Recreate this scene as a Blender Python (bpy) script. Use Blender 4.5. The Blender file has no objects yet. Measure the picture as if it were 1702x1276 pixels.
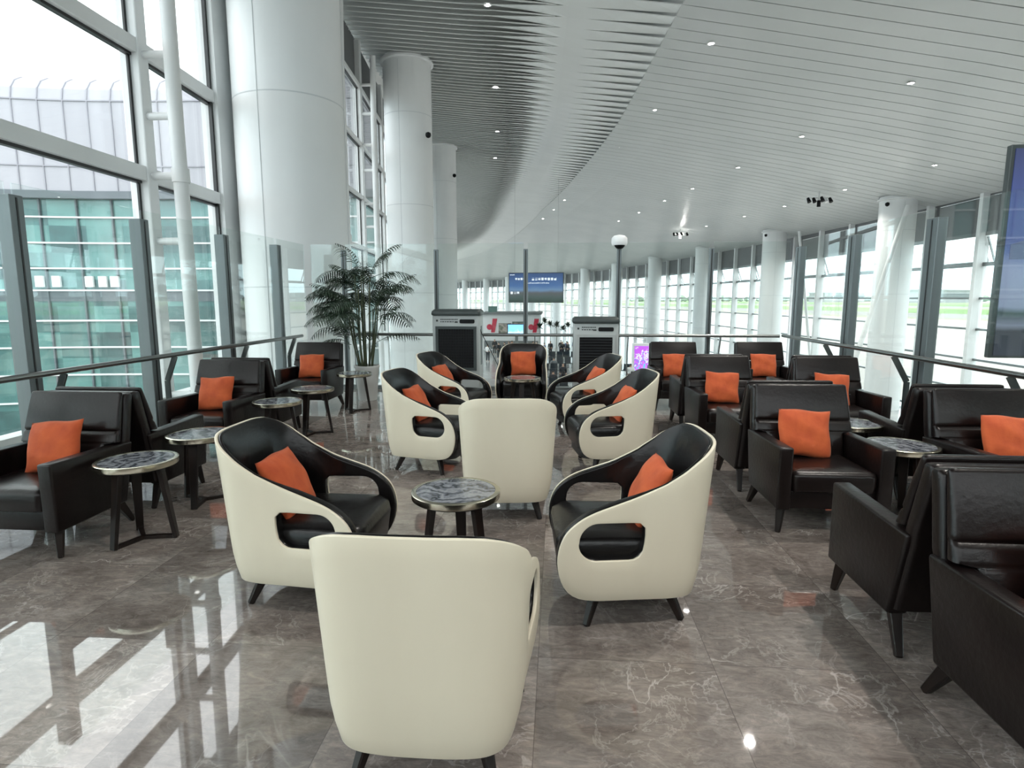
import bpy, bmesh, math, random
from mathutils import Vector, Matrix
random.seed(7)
PI = math.pi
SC = bpy.context.scene
COL = SC.collection
R = math.radians

# ------------------------------------------------------------------ helpers
def interp(x, xs, ys):
    if x <= xs[0]: return ys[0]
    for i in range(1, len(xs)):
        if x <= xs[i]:
            k = (x - xs[i-1]) / (xs[i] - xs[i-1])
            return ys[i-1] + k * (ys[i] - ys[i-1])
    return ys[-1]

class MB:
    def __init__(s): s.v = []; s.f = []
    def add(s, vs, fs):
        n = len(s.v); s.v += [tuple(p) for p in vs]
        s.f += [tuple(i + n for i in f) for f in fs]
        return s
    def box(s, x0, x1, y0, y1, z0, z1):
        return s.add([(x0,y0,z0),(x1,y0,z0),(x1,y1,z0),(x0,y1,z0),(x0,y0,z1),(x1,y0,z1),(x1,y1,z1),(x0,y1,z1)],
                     [(3,2,1,0),(4,5,6,7),(0,1,5,4),(1,2,6,5),(2,3,7,6),(3,0,4,7)])
    def hexa(s, b, t):            # bottom quad, top quad (both ccw from above)
        return s.add(list(b) + list(t), [(3,2,1,0),(4,5,6,7),(0,1,5,4),(1,2,6,5),(2,3,7,6),(3,0,4,7)])
    def bar(s, p, q, w, h, w2=None, h2=None, up=(0,0,1)):
        p, q = Vector(p), Vector(q); d = (q - p).normalized()
        u = Vector(up)
        if abs(d.dot(u)) > .98: u = Vector((0,1,0))
        a = d.cross(u).normalized(); b = a.cross(d).normalized()
        w2 = w if w2 is None else w2; h2 = h if h2 is None else h2
        A = [p - a*w/2 - b*h/2, p + a*w/2 - b*h/2, p + a*w/2 + b*h/2, p - a*w/2 + b*h/2]
        B = [q - a*w2/2 - b*h2/2, q + a*w2/2 - b*h2/2, q + a*w2/2 + b*h2/2, q - a*w2/2 + b*h2/2]
        return s.add(A + B, [(0,1,2,3),(7,6,5,4),(1,0,4,5),(2,1,5,6),(3,2,6,7),(0,3,7,4)])
    def loft(s, rings, cap=True, closed=True):
        n = len(rings[0]); base = len(s.v)
        for r in rings: s.v += [tuple(p) for p in r]
        m = n if closed else n - 1
        for i in range(len(rings) - 1):
            for j in range(m):
                a = base + i*n + j; b = base + i*n + (j+1) % n
                s.f.append((a, b, b + n, a + n))
        if cap:
            s.f.append(tuple(base + j for j in reversed(range(n))))
            s.f.append(tuple(base + (len(rings)-1)*n + j for j in range(n)))
        return s
    def tube(s, pts, r, n=10, r2=None):
        pts = [Vector(p) for p in pts]; rings = []
        prev = None
        for i, p in enumerate(pts):
            d = (pts[min(i+1, len(pts)-1)] - pts[max(i-1, 0)]).normalized()
            if prev is None:
                u = Vector((0,0,1)) if abs(d.z) < .9 else Vector((1,0,0))
                a = d.cross(u).normalized()
            else:
                a = (prev - d * prev.dot(d)).normalized()
            prev = a
            b = d.cross(a)
            rr = r if r2 is None else r + (r2 - r) * i / max(1, len(pts)-1)
            rings.append([p + a*rr*math.cos(2*PI*j/n) + b*rr*math.sin(2*PI*j/n) for j in range(n)])
        return s.loft(rings)
    def lathe(s, prof, n=32, c=(0,0,0)):
        return s.loft([[(c[0] + r*math.cos(2*PI*j/n), c[1] + r*math.sin(2*PI*j/n), c[2] + z) for j in range(n)] for r, z in prof])
    def build(s, name, mat, parent=None, smooth=False, bevel=0, seg=2, sub=0, angle=35, loc=None):
        me = bpy.data.meshes.new(name)
        me.from_pydata(s.v, [], s.f); me.update()
        bm = bmesh.new(); bm.from_mesh(me)
        bmesh.ops.recalc_face_normals(bm, faces=bm.faces)
        if bevel and s.__dict__.get('bake', True):
            es = [e for e in bm.edges if len(e.link_faces) == 2 and e.calc_face_angle(0) > R(angle)]
            bmesh.ops.bevel(bm, geom=es, offset=bevel, segments=seg, profile=.5, affect='EDGES', clamp_overlap=True)
        bm.to_mesh(me); bm.free()
        if smooth:
            for p in me.polygons: p.use_smooth = True
            try: me.set_sharp_from_angle(angle=R(50))
            except Exception: pass
        me.materials.append(mat)
        o = bpy.data.objects.new(name, me); COL.objects.link(o)
        if parent: o.parent = parent
        if loc: o.location = loc
        if sub:
            m = o.modifiers.new('sub', 'SUBSURF'); m.levels = sub; m.render_levels = sub
        return o

def tag(o, label=None, cat=None, group=None, kind=None):
    if label: o['label'] = label
    if cat: o['category'] = cat
    if group: o['group'] = group
    if kind: o['kind'] = kind
    return o
def thing(name, label=None, cat=None, loc=(0,0,0), rz=0, group=None, kind=None):
    o = bpy.data.objects.new(name, None); COL.objects.link(o)
    o.empty_display_size = .2
    o.location = loc; o.rotation_euler = (0, 0, rz)
    return tag(o, label, cat, group, kind)
def copy_tree(o, parent=None):
    c = o.copy(); COL.objects.link(c)
    if parent: c.parent = parent
    for ch in list(o.children): copy_tree(ch, c)
    return c

# ------------------------------------------------------------------ materials
def mat(name, col=(.8,.8,.8), rough=.5, metal=0, spec=.5, emit=None, es=0, ior=1.5):
    m = bpy.data.materials.new(name); m.use_nodes = True
    b = m.node_tree.nodes['Principled BSDF']
    b.inputs['Base Color'].default_value = (*col, 1)
    b.inputs['Roughness'].default_value = rough
    b.inputs['Metallic'].default_value = metal
    b.inputs['Specular IOR Level'].default_value = spec
    b.inputs['IOR'].default_value = ior
    if emit:
        b.inputs['Emission Color'].default_value = (*emit, 1)
        b.inputs['Emission Strength'].default_value = es
    return m
def N(m, t, **kw):
    n = m.node_tree.nodes.new(t)
    for k, v in kw.items():
        if k in n.inputs: n.inputs[k].default_value = v
        else: setattr(n, k, v)
    return n
def L(m, a, b): m.node_tree.links.new(a, b)
def bsdf(m): return m.node_tree.nodes['Principled BSDF']
def ramp(m, stops, fac):
    r = N(m, 'ShaderNodeValToRGB'); L(m, fac, r.inputs[0])
    e = r.color_ramp.elements
    while len(e) < len(stops): e.new(.5)
    for i, (p, c) in enumerate(stops):
        e[i].position = p; e[i].color = (*c, 1)
    return r.outputs[0]
def math_(m, op, a, b=None, c=None):
    n = N(m, 'ShaderNodeMath', operation=op)
    for i, x in enumerate((a, b, c)):
        if x is None: continue
        if isinstance(x, (int, float)): n.inputs[i].default_value = x
        else: L(m, x, n.inputs[i])
    return n.outputs[0]
def noisy(m, c1, c2, scale=5, detail=4, rough=None, bump=0, bscale=None, coord='Object', stretch=(1,1,1)):
    tc = N(m, 'ShaderNodeTexCoord'); mp = N(m, 'ShaderNodeMapping'); mp.inputs['Scale'].default_value = stretch
    L(m, tc.outputs[coord], mp.inputs[0])
    nz = N(m, 'ShaderNodeTexNoise'); nz.inputs['Scale'].default_value = scale; nz.inputs['Detail'].default_value = detail
    L(m, mp.outputs[0], nz.inputs['Vector'])
    L(m, ramp(m, [(.3, c1), (.7, c2)], nz.outputs['Fac']), bsdf(m).inputs['Base Color'])
    if bump:
        n2 = N(m, 'ShaderNodeTexNoise'); n2.inputs['Scale'].default_value = bscale or scale*4; n2.inputs['Detail'].default_value = 6
        L(m, mp.outputs[0], n2.inputs['Vector'])
        bp = N(m, 'ShaderNodeBump'); bp.inputs['Strength'].default_value = bump; bp.inputs['Distance'].default_value = .01
        L(m, n2.outputs['Fac'], bp.inputs['Height']); L(m, bp.outputs[0], bsdf(m).inputs['Normal'])
    return m

def glass(name, tint, base=.04, gloss=(1,1,1)):
    m = bpy.data.materials.new(name); m.use_nodes = True
    nt = m.node_tree; nt.nodes.remove(nt.nodes['Principled BSDF'])
    out = nt.nodes['Material Output']
    tr = N(m, 'ShaderNodeBsdfTransparent'); tr.inputs[0].default_value = (*tint, 1)
    gl = N(m, 'ShaderNodeBsdfGlossy'); gl.inputs['Roughness'].default_value = 0; gl.inputs[0].default_value = (*gloss, 1)
    lw = N(m, 'ShaderNodeLayerWeight'); lw.inputs[0].default_value = .5
    p = math_(m, 'POWER', lw.outputs['Facing'], 5.0)
    f = math_(m, 'MULTIPLY_ADD', p, .96 - base, base)
    mx = N(m, 'ShaderNodeMixShader'); L(m, f, mx.inputs[0]); L(m, tr.outputs[0], mx.inputs[1]); L(m, gl.outputs[0], mx.inputs[2])
    L(m, mx.outputs[0], out.inputs[0])
    return m

M = {}
M['white_paint'] = noisy(mat('white_paint', (.78,.8,.8), .45), (.66,.67,.67), (.71,.72,.72), 1.2)
M['column'] = noisy(mat('column_panel', (.62,.63,.635), .38), (.68,.69,.69), (.73,.74,.74), .6)
M['back_wall'] = mat('back_wall_paint', (.42,.41,.39), .6)
M['ceil'] = noisy(mat('ceiling_plank', (.55,.58,.57), .32), (.50,.525,.515), (.56,.58,.57), .35)
M['louvre'] = noisy(mat('louvre_plank', (.72,.74,.73), .35), (.65,.67,.66), (.70,.72,.71), .5)
M['ceil_back'] = mat('gap_tone', (.6,.61,.60), .9)  # pale colour lifts the shade between the louvres
M['gap_shade'] = mat('painted_gap_shade', (.05,.055,.055), .9)  # dark colour stands for the shade in the gaps between planks
M['spandrel'] = mat('grey_spandrel', (.12,.125,.13), .6)
M['post'] = mat('post_metal', (.16,.18,.185), .4, .6)
M['steel'] = mat('brushed_steel', (.26,.27,.265), .3, 1)
M['dark_steel'] = mat('dark_steel', (.2,.215,.215), .35, .8)
M['glass'] = glass('balustrade_glass', (.955,.98,.97))
M['wglass'] = glass('window_glass', (.965,.978,.978))
M['leather'] = noisy(mat('black_leather', (.01,.009,.009), .27, spec=.3), (.004,.0035,.0035), (.007,.006,.006), 4, bump=.14, bscale=40)
M['brown_leather'] = noisy(mat('dark_brown_leather', (.014,.009,.008), .29, spec=.28), (.0045,.003,.003), (.009,.0055,.005), 3, bump=.16, bscale=35)
M['shell'] = noisy(mat('cream_lacquer', (.66,.63,.53), .32), (.63,.57,.445), (.68,.62,.49), 3, 5, stretch=(1,1,.3))
M['shell_edge'] = mat('cream_edge', (.8,.79,.72), .35)
M['leg'] = noisy(mat('dark_wood_leg', (.016,.009,.007), .4, spec=.3), (.006,.004,.0035), (.014,.008,.006), 12, stretch=(1,1,.2))
M['orange'] = noisy(mat('orange_velvet', (.6,.13,.035), .85), (.38,.055,.012), (.53,.098,.024), 9, 6, bump=.5, bscale=16)
bsdf(M['orange']).inputs['Sheen Weight'].default_value = .12
bsdf(M['orange']).inputs['Sheen Tint'].default_value = (1,.6,.4,1)
M['brass'] = mat('brass_rim', (.62,.58,.47), .22, 1)
M['black_metal'] = mat('black_metal', (.012,.012,.012), .4)
M['leaf'] = noisy(mat('palm_leaf', (.02,.045,.02), .5), (.006,.018,.009), (.02,.042,.02), 6)
M['cane'] = noisy(mat('palm_cane', (.05,.07,.03), .6), (.03,.045,.02), (.08,.09,.045), 9)
M['soil'] = mat('soil', (.02,.015,.01), .9)
M['pot'] = mat('white_pot', (.62,.62,.6), .4)
M['cooler'] = mat('grey_plastic', (.36,.38,.375), .45)
M['cooler_lid'] = mat('dark_plastic', (.035,.045,.045), .45)
M['black'] = mat('black_plastic', (.004,.004,.005), .5, spec=.2)
M['grid'] = mat('grille_bar', (.016,.017,.019), .5, spec=.2)
M['print'] = mat('dark_print', (.05,.055,.055), .6)
M['white_plastic'] = mat('white_plastic', (.8,.8,.8), .4)
M['ground'] = mat('apron', (.5,.5,.48), .9)
M['hallfloor'] = noisy(mat('hall_floor', (.3,.3,.3), .15), (.24,.25,.25), (.33,.34,.33), .5)
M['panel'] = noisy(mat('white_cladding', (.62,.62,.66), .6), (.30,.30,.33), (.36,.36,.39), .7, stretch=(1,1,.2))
M['seam'] = mat('panel_seam', (.25,.25,.28), .6)
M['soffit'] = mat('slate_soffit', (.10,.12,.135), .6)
M['far'] = mat('far_building', (.3,.31,.33), .8)
M['far_dark'] = mat('far_windows', (.08,.1,.11), .6)
M['seat_blue'] = mat('navy_seat', (.018,.028,.04), .5)
M['red'] = mat('red_sign', (.45,.02,.05), .5)
M['kiosk'] = mat('kiosk_white', (.6,.6,.6), .6)
M['kiosk_grey'] = mat('kiosk_grey', (.14,.15,.15), .6)
M['lamp'] = mat('lamp_glow', (1,1,1), .5, emit=(1,.97,.92), es=30)
M['white_text'] = mat('white_lettering', (.8,.8,.8), .5, emit=(.75,.8,.9), es=.35)
M['skin'] = mat('skin', (.45,.27,.19), .6)
M['hair'] = mat('black_hair', (.01,.01,.01), .6)
M['sd'] = mat('dark_cloth', (.02,.023,.03), .8)
M['sw'] = mat('white_cloth', (.7,.7,.7), .8)
M['sb'] = mat('blue_cloth', (.05,.09,.2), .8)
M['sr'] = mat('red_cloth', (.3,.05,.06), .8)
M['sg'] = mat('grey_cloth', (.18,.19,.2), .8)

# --- polished marble floor tiles
def marble_floor():
    m = mat('polished_marble_floor', (.2,.18,.17), .025, ior=1.75)
    tc = N(m, 'ShaderNodeTexCoord')
    off = N(m, 'ShaderNodeMapping'); off.inputs['Location'].default_value = (.07, -.2, 0)
    L(m, tc.outputs['Object'], off.inputs[0])
    T = .768
    sc = N(m, 'ShaderNodeVectorMath', operation='SCALE'); sc.inputs['Scale'].default_value = 1/T
    L(m, off.outputs[0], sc.inputs[0])
    fl = N(m, 'ShaderNodeVectorMath', operation='FLOOR'); L(m, sc.outputs[0], fl.inputs[0])
    fr = N(m, 'ShaderNodeVectorMath', operation='FRACTION'); L(m, sc.outputs[0], fr.inputs[0])
    wn = N(m, 'ShaderNodeTexWhiteNoise', noise_dimensions='2D'); L(m, fl.outputs[0], wn.inputs['Vector'])
    # shift the vein pattern in every tile
    sh = N(m, 'ShaderNodeVectorMath', operation='SCALE'); sh.inputs['Scale'].default_value = 30
    L(m, wn.outputs['Color'], sh.inputs[0])
    ad = N(m, 'ShaderNodeVectorMath', operation='ADD'); L(m, off.outputs[0], ad.inputs[0]); L(m, sh.outputs[0], ad.inputs[1])
    n1 = N(m, 'ShaderNodeTexNoise'); n1.inputs['Scale'].default_value = 2.2; n1.inputs['Detail'].default_value = 9; n1.inputs['Roughness'].default_value = .68; n1.inputs['Distortion'].default_value = .8
    L(m, ad.outputs[0], n1.inputs['Vector'])
    base = ramp(m, [(.30, (.12,.10,.09)), (.5, (.185,.158,.143)), (.72, (.27,.24,.22))], n1.outputs['Fac'])
    st = N(m, 'ShaderNodeMapping'); st.inputs['Rotation'].default_value = (0, 0, .7); st.inputs['Scale'].default_value = (1, 2.6, 1)
    L(m, ad.outputs[0], st.inputs[0])
    n2 = N(m, 'ShaderNodeTexNoise'); n2.inputs['Scale'].default_value = 9; n2.inputs['Detail'].default_value = 10; n2.inputs['Roughness'].default_value = .78; n2.inputs['Distortion'].default_value = 1.2
    L(m, st.outputs[0], n2.inputs['Vector'])
    fib = ramp(m, [(.32, (.62,.6,.58)), (.5, (1,1,1)), (.68, (1.5,1.46,1.42))], n2.outputs['Fac'])
    mm = N(m, 'ShaderNodeMix', data_type='RGBA', blend_type='MULTIPLY'); mm.inputs['Factor'].default_value = 1; L(m, base, mm.inputs['A']); L(m, fib, mm.inputs['B'])
    base = mm.outputs['Result']
    # veins: ridged noise
    def veins(scale, lo, hi, dist):
        n = N(m, 'ShaderNodeTexNoise'); n.inputs['Scale'].default_value = scale; n.inputs['Detail'].default_value = 6; n.inputs['Roughness'].default_value = .55; n.inputs['Distortion'].default_value = dist
        L(m, ad.outputs[0], n.inputs['Vector'])
        a = math_(m, 'SUBTRACT', n.outputs['Fac'], .5); a = math_(m, 'ABSOLUTE', a)
        mr = N(m, 'ShaderNodeMapRange'); mr.inputs['From Min'].default_value = hi; mr.inputs['From Max'].default_value = lo
        L(m, a, mr.inputs['Value']); return mr.outputs[0]
    v1 = math_(m, 'MULTIPLY', veins(1.1, 0, .006, .7), .6)
    v2 = math_(m, 'MULTIPLY', veins(5, 0, .016, .8), .4)
    v = math_(m, 'MAXIMUM', v1, v2)
    brk = N(m, 'ShaderNodeTexNoise'); brk.inputs['Scale'].default_value = 1.7; L(m, ad.outputs[0], brk.inputs['Vector'])
    bk = N(m, 'ShaderNodeMapRange'); bk.inputs['From Min'].default_value = .42; bk.inputs['From Max'].default_value = .62; L(m, brk.outputs['Fac'], bk.inputs['Value'])
    v = math_(m, 'MULTIPLY', v, bk.outputs[0])
    mx = N(m, 'ShaderNodeMix', data_type='RGBA'); L(m, v, mx.inputs['Factor']); L(m, base, mx.inputs['A']); mx.inputs['B'].default_value = (.55,.51,.48,1)
    # tile tone
    tone = N(m, 'ShaderNodeMapRange'); tone.inputs['To Min'].default_value = .78; tone.inputs['To Max'].default_value = 1.25; L(m, wn.outputs['Value'], tone.inputs['Value'])
    hs = N(m, 'ShaderNodeHueSaturation'); L(m, tone.outputs[0], hs.inputs['Value']); L(m, mx.outputs['Result'], hs.inputs['Color'])
    # thin joints
    sp = N(m, 'ShaderNodeSeparateXYZ'); L(m, fr.outputs[0], sp.inputs[0])
    def edge(o):
        a = math_(m, 'SUBTRACT', o, .5); a = math_(m, 'ABSOLUTE', a); return math_(m, 'GREATER_THAN', a, .4975)
    j = math_(m, 'MAXIMUM', edge(sp.outputs['X']), edge(sp.outputs['Y']))
    j = math_(m, 'MULTIPLY', j, .6)
    m2 = N(m, 'ShaderNodeMix', data_type='RGBA'); L(m, j, m2.inputs['Factor']); L(m, hs.outputs[0], m2.inputs['A']); m2.inputs['B'].default_value = (.07,.06,.055,1)
    L(m, m2.outputs['Result'], bsdf(m).inputs['Base Color'])
    return m
M['floor'] = marble_floor()

def table_marble():
    m = mat('veined_table_marble', (.2,.21,.23), .12)
    tc = N(m, 'ShaderNodeTexCoord'); oi = N(m, 'ShaderNodeObjectInfo')
    ad = N(m, 'ShaderNodeVectorMath', operation='ADD'); L(m, tc.outputs['Object'], ad.inputs[0]); L(m, oi.outputs['Location'], ad.inputs[1])
    w = N(m, 'ShaderNodeTexWave'); w.inputs['Scale'].default_value = 3.4; w.inputs['Distortion'].default_value = 15; w.inputs['Detail'].default_value = 4; w.inputs['Detail Scale'].default_value = 1.6; w.inputs['Detail Roughness'].default_value = .6
    L(m, ad.outputs[0], w.inputs['Vector'])
    c = ramp(m, [(0, (.02,.023,.03)), (.12, (.10,.108,.125)), (.6, (.15,.158,.18)), (1, (.23,.24,.255))], w.outputs['Fac'])
    L(m, c, bsdf(m).inputs['Base Color'])
    return m
M['tmarble'] = table_marble()

def teal_glass():
    m = mat('teal_curtain_wall', (.1,.3,.3), .08, ior=1.6)
    tc = N(m, 'ShaderNodeTexCoord'); sp = N(m, 'ShaderNodeSeparateXYZ'); L(m, tc.outputs['Object'], sp.inputs[0])
    cx = math_(m, 'FLOOR', math_(m, 'DIVIDE', sp.outputs['X'], 1.55)); cz = math_(m, 'FLOOR', math_(m, 'DIVIDE', sp.outputs['Z'], 1.22))
    cb = N(m, 'ShaderNodeCombineXYZ'); L(m, cx, cb.inputs[0]); L(m, cz, cb.inputs[1])
    wn = N(m, 'ShaderNodeTexWhiteNoise', noise_dimensions='2D'); L(m, cb.outputs[0], wn.inputs['Vector'])
    nz = N(m, 'ShaderNodeTexNoise'); nz.inputs['Scale'].default_value = .9; nz.inputs['Detail'].default_value = 5; L(m, tc.outputs['Object'], nz.inputs['Vector'])
    f = math_(m, 'MULTIPLY_ADD', wn.outputs['Value'], .45, math_(m, 'MULTIPLY', nz.outputs['Fac'], .6))
    c = ramp(m, [(.2, (.02,.05,.055)), (.5, (.055,.15,.145)), (.85, (.14,.30,.28))], f)
    L(m, c, bsdf(m).inputs['Base Color'])
    return m
M['teal'] = teal_glass()

def ground_mat():
    m = mat('airfield_ground', (.5,.5,.48), .95, spec=.1)
    tc = N(m, 'ShaderNodeTexCoord'); sp = N(m, 'ShaderNodeSeparateXYZ'); L(m, tc.outputs['Object'], sp.inputs[0])
    # bands run parallel to the runway, which lies about square to the hall
    d = math_(m, 'MULTIPLY_ADD', sp.outputs['Y'], .35, sp.outputs['X'])
    nz = N(m, 'ShaderNodeTexNoise'); nz.inputs['Scale'].default_value = .02; L(m, tc.outputs['Object'], nz.inputs['Vector'])
    d = math_(m, 'MULTIPLY_ADD', nz.outputs['Fac'], 40, d)
    x = math_(m, 'DIVIDE', d, 1200)
    con = (.34,.33,.305); gr = (.13,.22,.08); dry = (.24,.25,.16); tar = (.23,.23,.22)
    c = ramp(m, [(0, con), (.17, con), (.175, dry), (.2, tar), (.235, tar), (.24, gr), (.33, gr), (.335, dry), (.39, tar), (.43, tar), (.44, gr), (.75, (.25,.36,.2)), (1, (.3,.38,.3))], x)
    L(m, c, bsdf(m).inputs['Base Color'])
    return m
M['airfield'] = ground_mat()

def picture(name, stops, axis='Z', lo=0, hi=1, es=.6, nscale=.6, namp=.15):
    m = bpy.data.materials.new(name); m.use_nodes = True
    tc = N(m, 'ShaderNodeTexCoord'); sp = N(m, 'ShaderNodeSeparateXYZ'); L(m, tc.outputs['Object'], sp.inputs[0])
    mr = N(m, 'ShaderNodeMapRange'); mr.inputs['From Min'].default_value = lo; mr.inputs['From Max'].default_value = hi
    L(m, sp.outputs[axis], mr.inputs['Value'])
    nz = N(m, 'ShaderNodeTexNoise'); nz.inputs['Scale'].default_value = nscale; nz.inputs['Detail'].default_value = 5; L(m, tc.outputs['Object'], nz.inputs['Vector'])
    f = math_(m, 'MULTIPLY_ADD', math_(m, 'SUBTRACT', nz.outputs['Fac'], .5), namp, mr.outputs[0])
    c = ramp(m, stops, f)
    b = bsdf(m); L(m, c, b.inputs['Base Color']); L(m, c, b.inputs['Emission Color'])
    b.inputs['Emission Strength'].default_value = es; b.inputs['Roughness'].default_value = .3
    return m

# ------------------------------------------------------------------ hall geometry
HR, HS = 280., 25.
def hall(s, t):
    if s < HS: return Vector((t, s, 0))
    a = (s - HS) / HR
    return Vector((-HR + (HR + t) * math.cos(a), HS + (HR + t) * math.sin(a), 0))
def heading(s): return 0 if s < HS else (s - HS) / HR
def H3(s, t, z): v = hall(s, t); return Vector((v.x, v.y, z))
CX_ = [-9, -7, 3.5, 12, 20.6]; CZ_ = [11.15, 10.9, 9.7, 8.2, 6.45]
def ceilz(t): return interp(t, CX_, CZ_)
def tb(s): return interp(s, [18, 30, 42, 60, 76], [3.4, 2.8, 1.8, .6, .4])
FLO = -4.6         # concourse floor level
YB, XL, XR = 10.4, -4.42, 3.92    # glass screens round the lounge

def ceiling():
    P = .74
    mb = MB(); ml = MB(); bk = MB(); bl = MB()
    n = int((205 + 9) / P)
    for i in range(n):
        s = -8.6 + i * P
        b = tb(s)
        fR = max(0, min(1, (62 - s) / 30)); fL = max(.15, min(1, (150 - s) / 105))
        ts = [b + (20.6 - b) * k / 8 for k in range(9)]
        rings = []
        for t in ts:
            z = ceilz(t)
            rings.append([H3(s - .348, t, z), H3(s + .348, t, z), H3(s + .348, t, z + .03), H3(s - .348, t, z + .03)])
        mb.loft(rings)
        # louvres of the left half: each plank twists along its length
        K = 14
        rings = []
        for k in range(K + 1):
            t = -7.6 - max(0, s - 30) * .03 + (b + 7.6 + max(0, s - 30) * .03) * k / K
            a = R(interp(t - b, [-10, -6.4, -3.1, 0], [-46*fL, -36*fL, 4*fL, -8*fR]))
            z = ceilz(t) + .05
            w = interp(t - b, [-6.4, -3.1], [.345 - .145*fL, .345])
            ds, dz = w * math.cos(a), -w * math.sin(a)
            nx, nz = math.sin(a) * .012, math.cos(a) * .012
            rings.append([H3(s - ds, t, z - dz - .012), H3(s + ds, t, z + dz - .012), H3(s + ds + nx, t, z + dz + .012), H3(s - ds + nx, t, z - dz + .012)])
        ml.loft(rings)
        # a slimmer blade starts between the planks where they have turned
        rings = []
        for k in range(9):
            f = k / 8
            t = -7.6 - max(0, s - 30) * .03 + (b - 3.5 + 7.6 + max(0, s - 30) * .03) * f
            a = R(interp(t - b, [-10, -6.4, -3.1, 0], [-46*fL, -36*fL, 4*fL, -8*fR]))
            w = interp(t - b, [-6.4, -3.5], [.02 + .18*fL, .02])
            z = ceilz(t) + .05; c = s + P/2
            ds, dz = w * math.cos(a), -w * math.sin(a)
            nx, nz = math.sin(a) * .012, math.cos(a) * .012
            rings.append([H3(c - ds, t, z - dz - .012), H3(c + ds, t, z + dz - .012), H3(c + ds + nx, t, z + dz + .012), H3(c - ds + nx, t, z - dz + .012)])
        ml.loft(rings)
    ss = [-9 + k * 6 for k in range(37)]
    for i in range(len(ss) - 1):
        for t0, t1, dz, bk in ((-9.8, 3.6, .34, bl), (3.6, 20.6, .2, bk)):
            a = [H3(ss[i], t0, ceilz(t0) + dz), H3(ss[i+1], t0, ceilz(t0) + dz), H3(ss[i+1], t1, ceilz(t1) + dz), H3(ss[i], t1, ceilz(t1) + dz)]
            bk.add(a, [(0,1,2,3)])
    c = mb.build('ceiling', M['ceil']); tag(c, kind='structure')
    ml.build('louvre_planks', M['louvre'], c)
    bk.build('gap_tone', M['gap_shade'], c)  # sheet with the gap shade put into its colour
    bl.build('ceiling_backing', M['ceil_back'], c)
ceiling()

# floors
o = MB().box(XL - .25, XR + .2, -8.6, YB + .18, -.35, 0).build('floor', M['floor']); tag(o, kind='structure')
mb = MB()
ss = [-9 + k * 6 for k in range(37)]
for i in range(len(ss) - 1):
    mb.add([H3(ss[i], -12, FLO), H3(ss[i], 20.9, FLO), H3(ss[i+1], 20.9, FLO), H3(ss[i+1], -12, FLO)], [(0,1,2,3)])
o = mb.build('floor_concourse', M['hallfloor']); tag(o, kind='structure')
o = MB().add([(-900,-900,-5.2),(2500,-900,-5.2),(2500,2500,-5.2),(-900,2500,-5.2)], [(0,1,2,3)]).build('ground', M['airfield']); tag(o, kind='structure')

wb = MB().box(-6.4, 20.8, -8.9, -8.6, FLO, 5.2).build('wall_back', M['back_wall']); tag(wb, kind='structure')
MB().box(-6.4, 20.8, -8.9, -8.6, 10.2, 11.2).build('lintel', M['back_wall'], wb)
cw = thing('window_0', kind='structure')  # unseen clerestory, added to light the lounge from behind the camera
MB().box(-6.4, 20.8, -8.76, -8.74, 5.2, 10.2).build('glass_pane', M['wglass'], cw)
for k in range(8):
    MB().box(-6.4 + 3.85*k, -6.2 + 3.85*k, -8.85, -8.65, 5.2, 10.2).build('mullion', M['white_paint'], cw)
# ------------------------------------------------------------------ columns
def column(x, y, r, z0, z1, label, group=None, camera=None, clab=None):
    t = thing('round_column', label, 'column', (x, y, z0), 0, group)
    h = z1 - z0
    MB().lathe([(r, 0), (r, h)], 48).build('shaft', M['column'], t, smooth=True)
    sm = MB()
    for zz in (3.0, 6.4, 9.8, 13.2):
        if zz < h: sm.lathe([(r + .002, zz - .012), (r + .004, zz), (r + .002, zz + .012)], 48)
    for a in (R(262), R(20), R(140)):
        sm.bar(((r + .001) * math.cos(a), (r + .001) * math.sin(a), .02), ((r + .001) * math.cos(a), (r + .001) * math.sin(a), h - .3), .012, .012)
    sm.build('panel_seam', mat_seam, t)
    MB().lathe([(r + .02, h - .22), (r + .1, h - .2), (r + .1, h - .12), (r + .02, h - .1)], 40).build('collar', M['white_paint'], t, smooth=True)
    if camera:
        c = thing('security_camera', clab, 'camera', (x + camera[0], y + camera[1], z0 + camera[2]))
        MB().bar((0, .1, .02), (0, 0, 0), .05, .05).build('bracket', M['black'], c)
        MB().lathe([(.02, .12), (.1, .08), (.11, 0), (.08, -.07), (.02, -.1)], 16).build('housing', M['black'], c, smooth=True)
    return t
mat_seam = mat('column_seam', (.55,.57,.58), .5)
column(-5.15, 11.75, 1.0, FLO, ceilz(-5.15) + .3, 'very thick white column behind the glass corner at the left')
column(-5.95, 24.5, .93, FLO, ceilz(-6) - .02, 'thick white column with a collar, second along the left window wall', camera=(.95, -.75, 12.35), clab='small black camera on the second left column')
column(-7.25, 38, .93, FLO, ceilz(-6.9) - .02, 'white column half hidden behind the thick second left column', camera=(.95, -.7, 13.5), clab='small black camera on the half hidden third left column')
names = ['white column nearest on the right window wall, at its full height under the ceiling edge',
         'white column second along the right window wall, beside a thin leaning strut',
         'white column third along the right window wall, behind a glass post',
         'white column fourth along the right window wall',
         'white column fifth along the right window wall']
for k in range(0, 12):
    s = 34.5 + 15 * k
    p = hall(s, 18.55)
    cam = (-.95, -.75, ceilz(18.55) - .35 - FLO) if k < 2 else None
    column(p.x, p.y, .9, FLO, ceilz(18.55) + .15, names[k] if k < 5 else 'distant slim white column in the far curve of the window wall',
           None if k < 5 else 'far columns of the window wall', cam, ['small black camera on top of the nearest right column', 'small black camera on top of the second right column'][k] if k < 2 else None)

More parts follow.
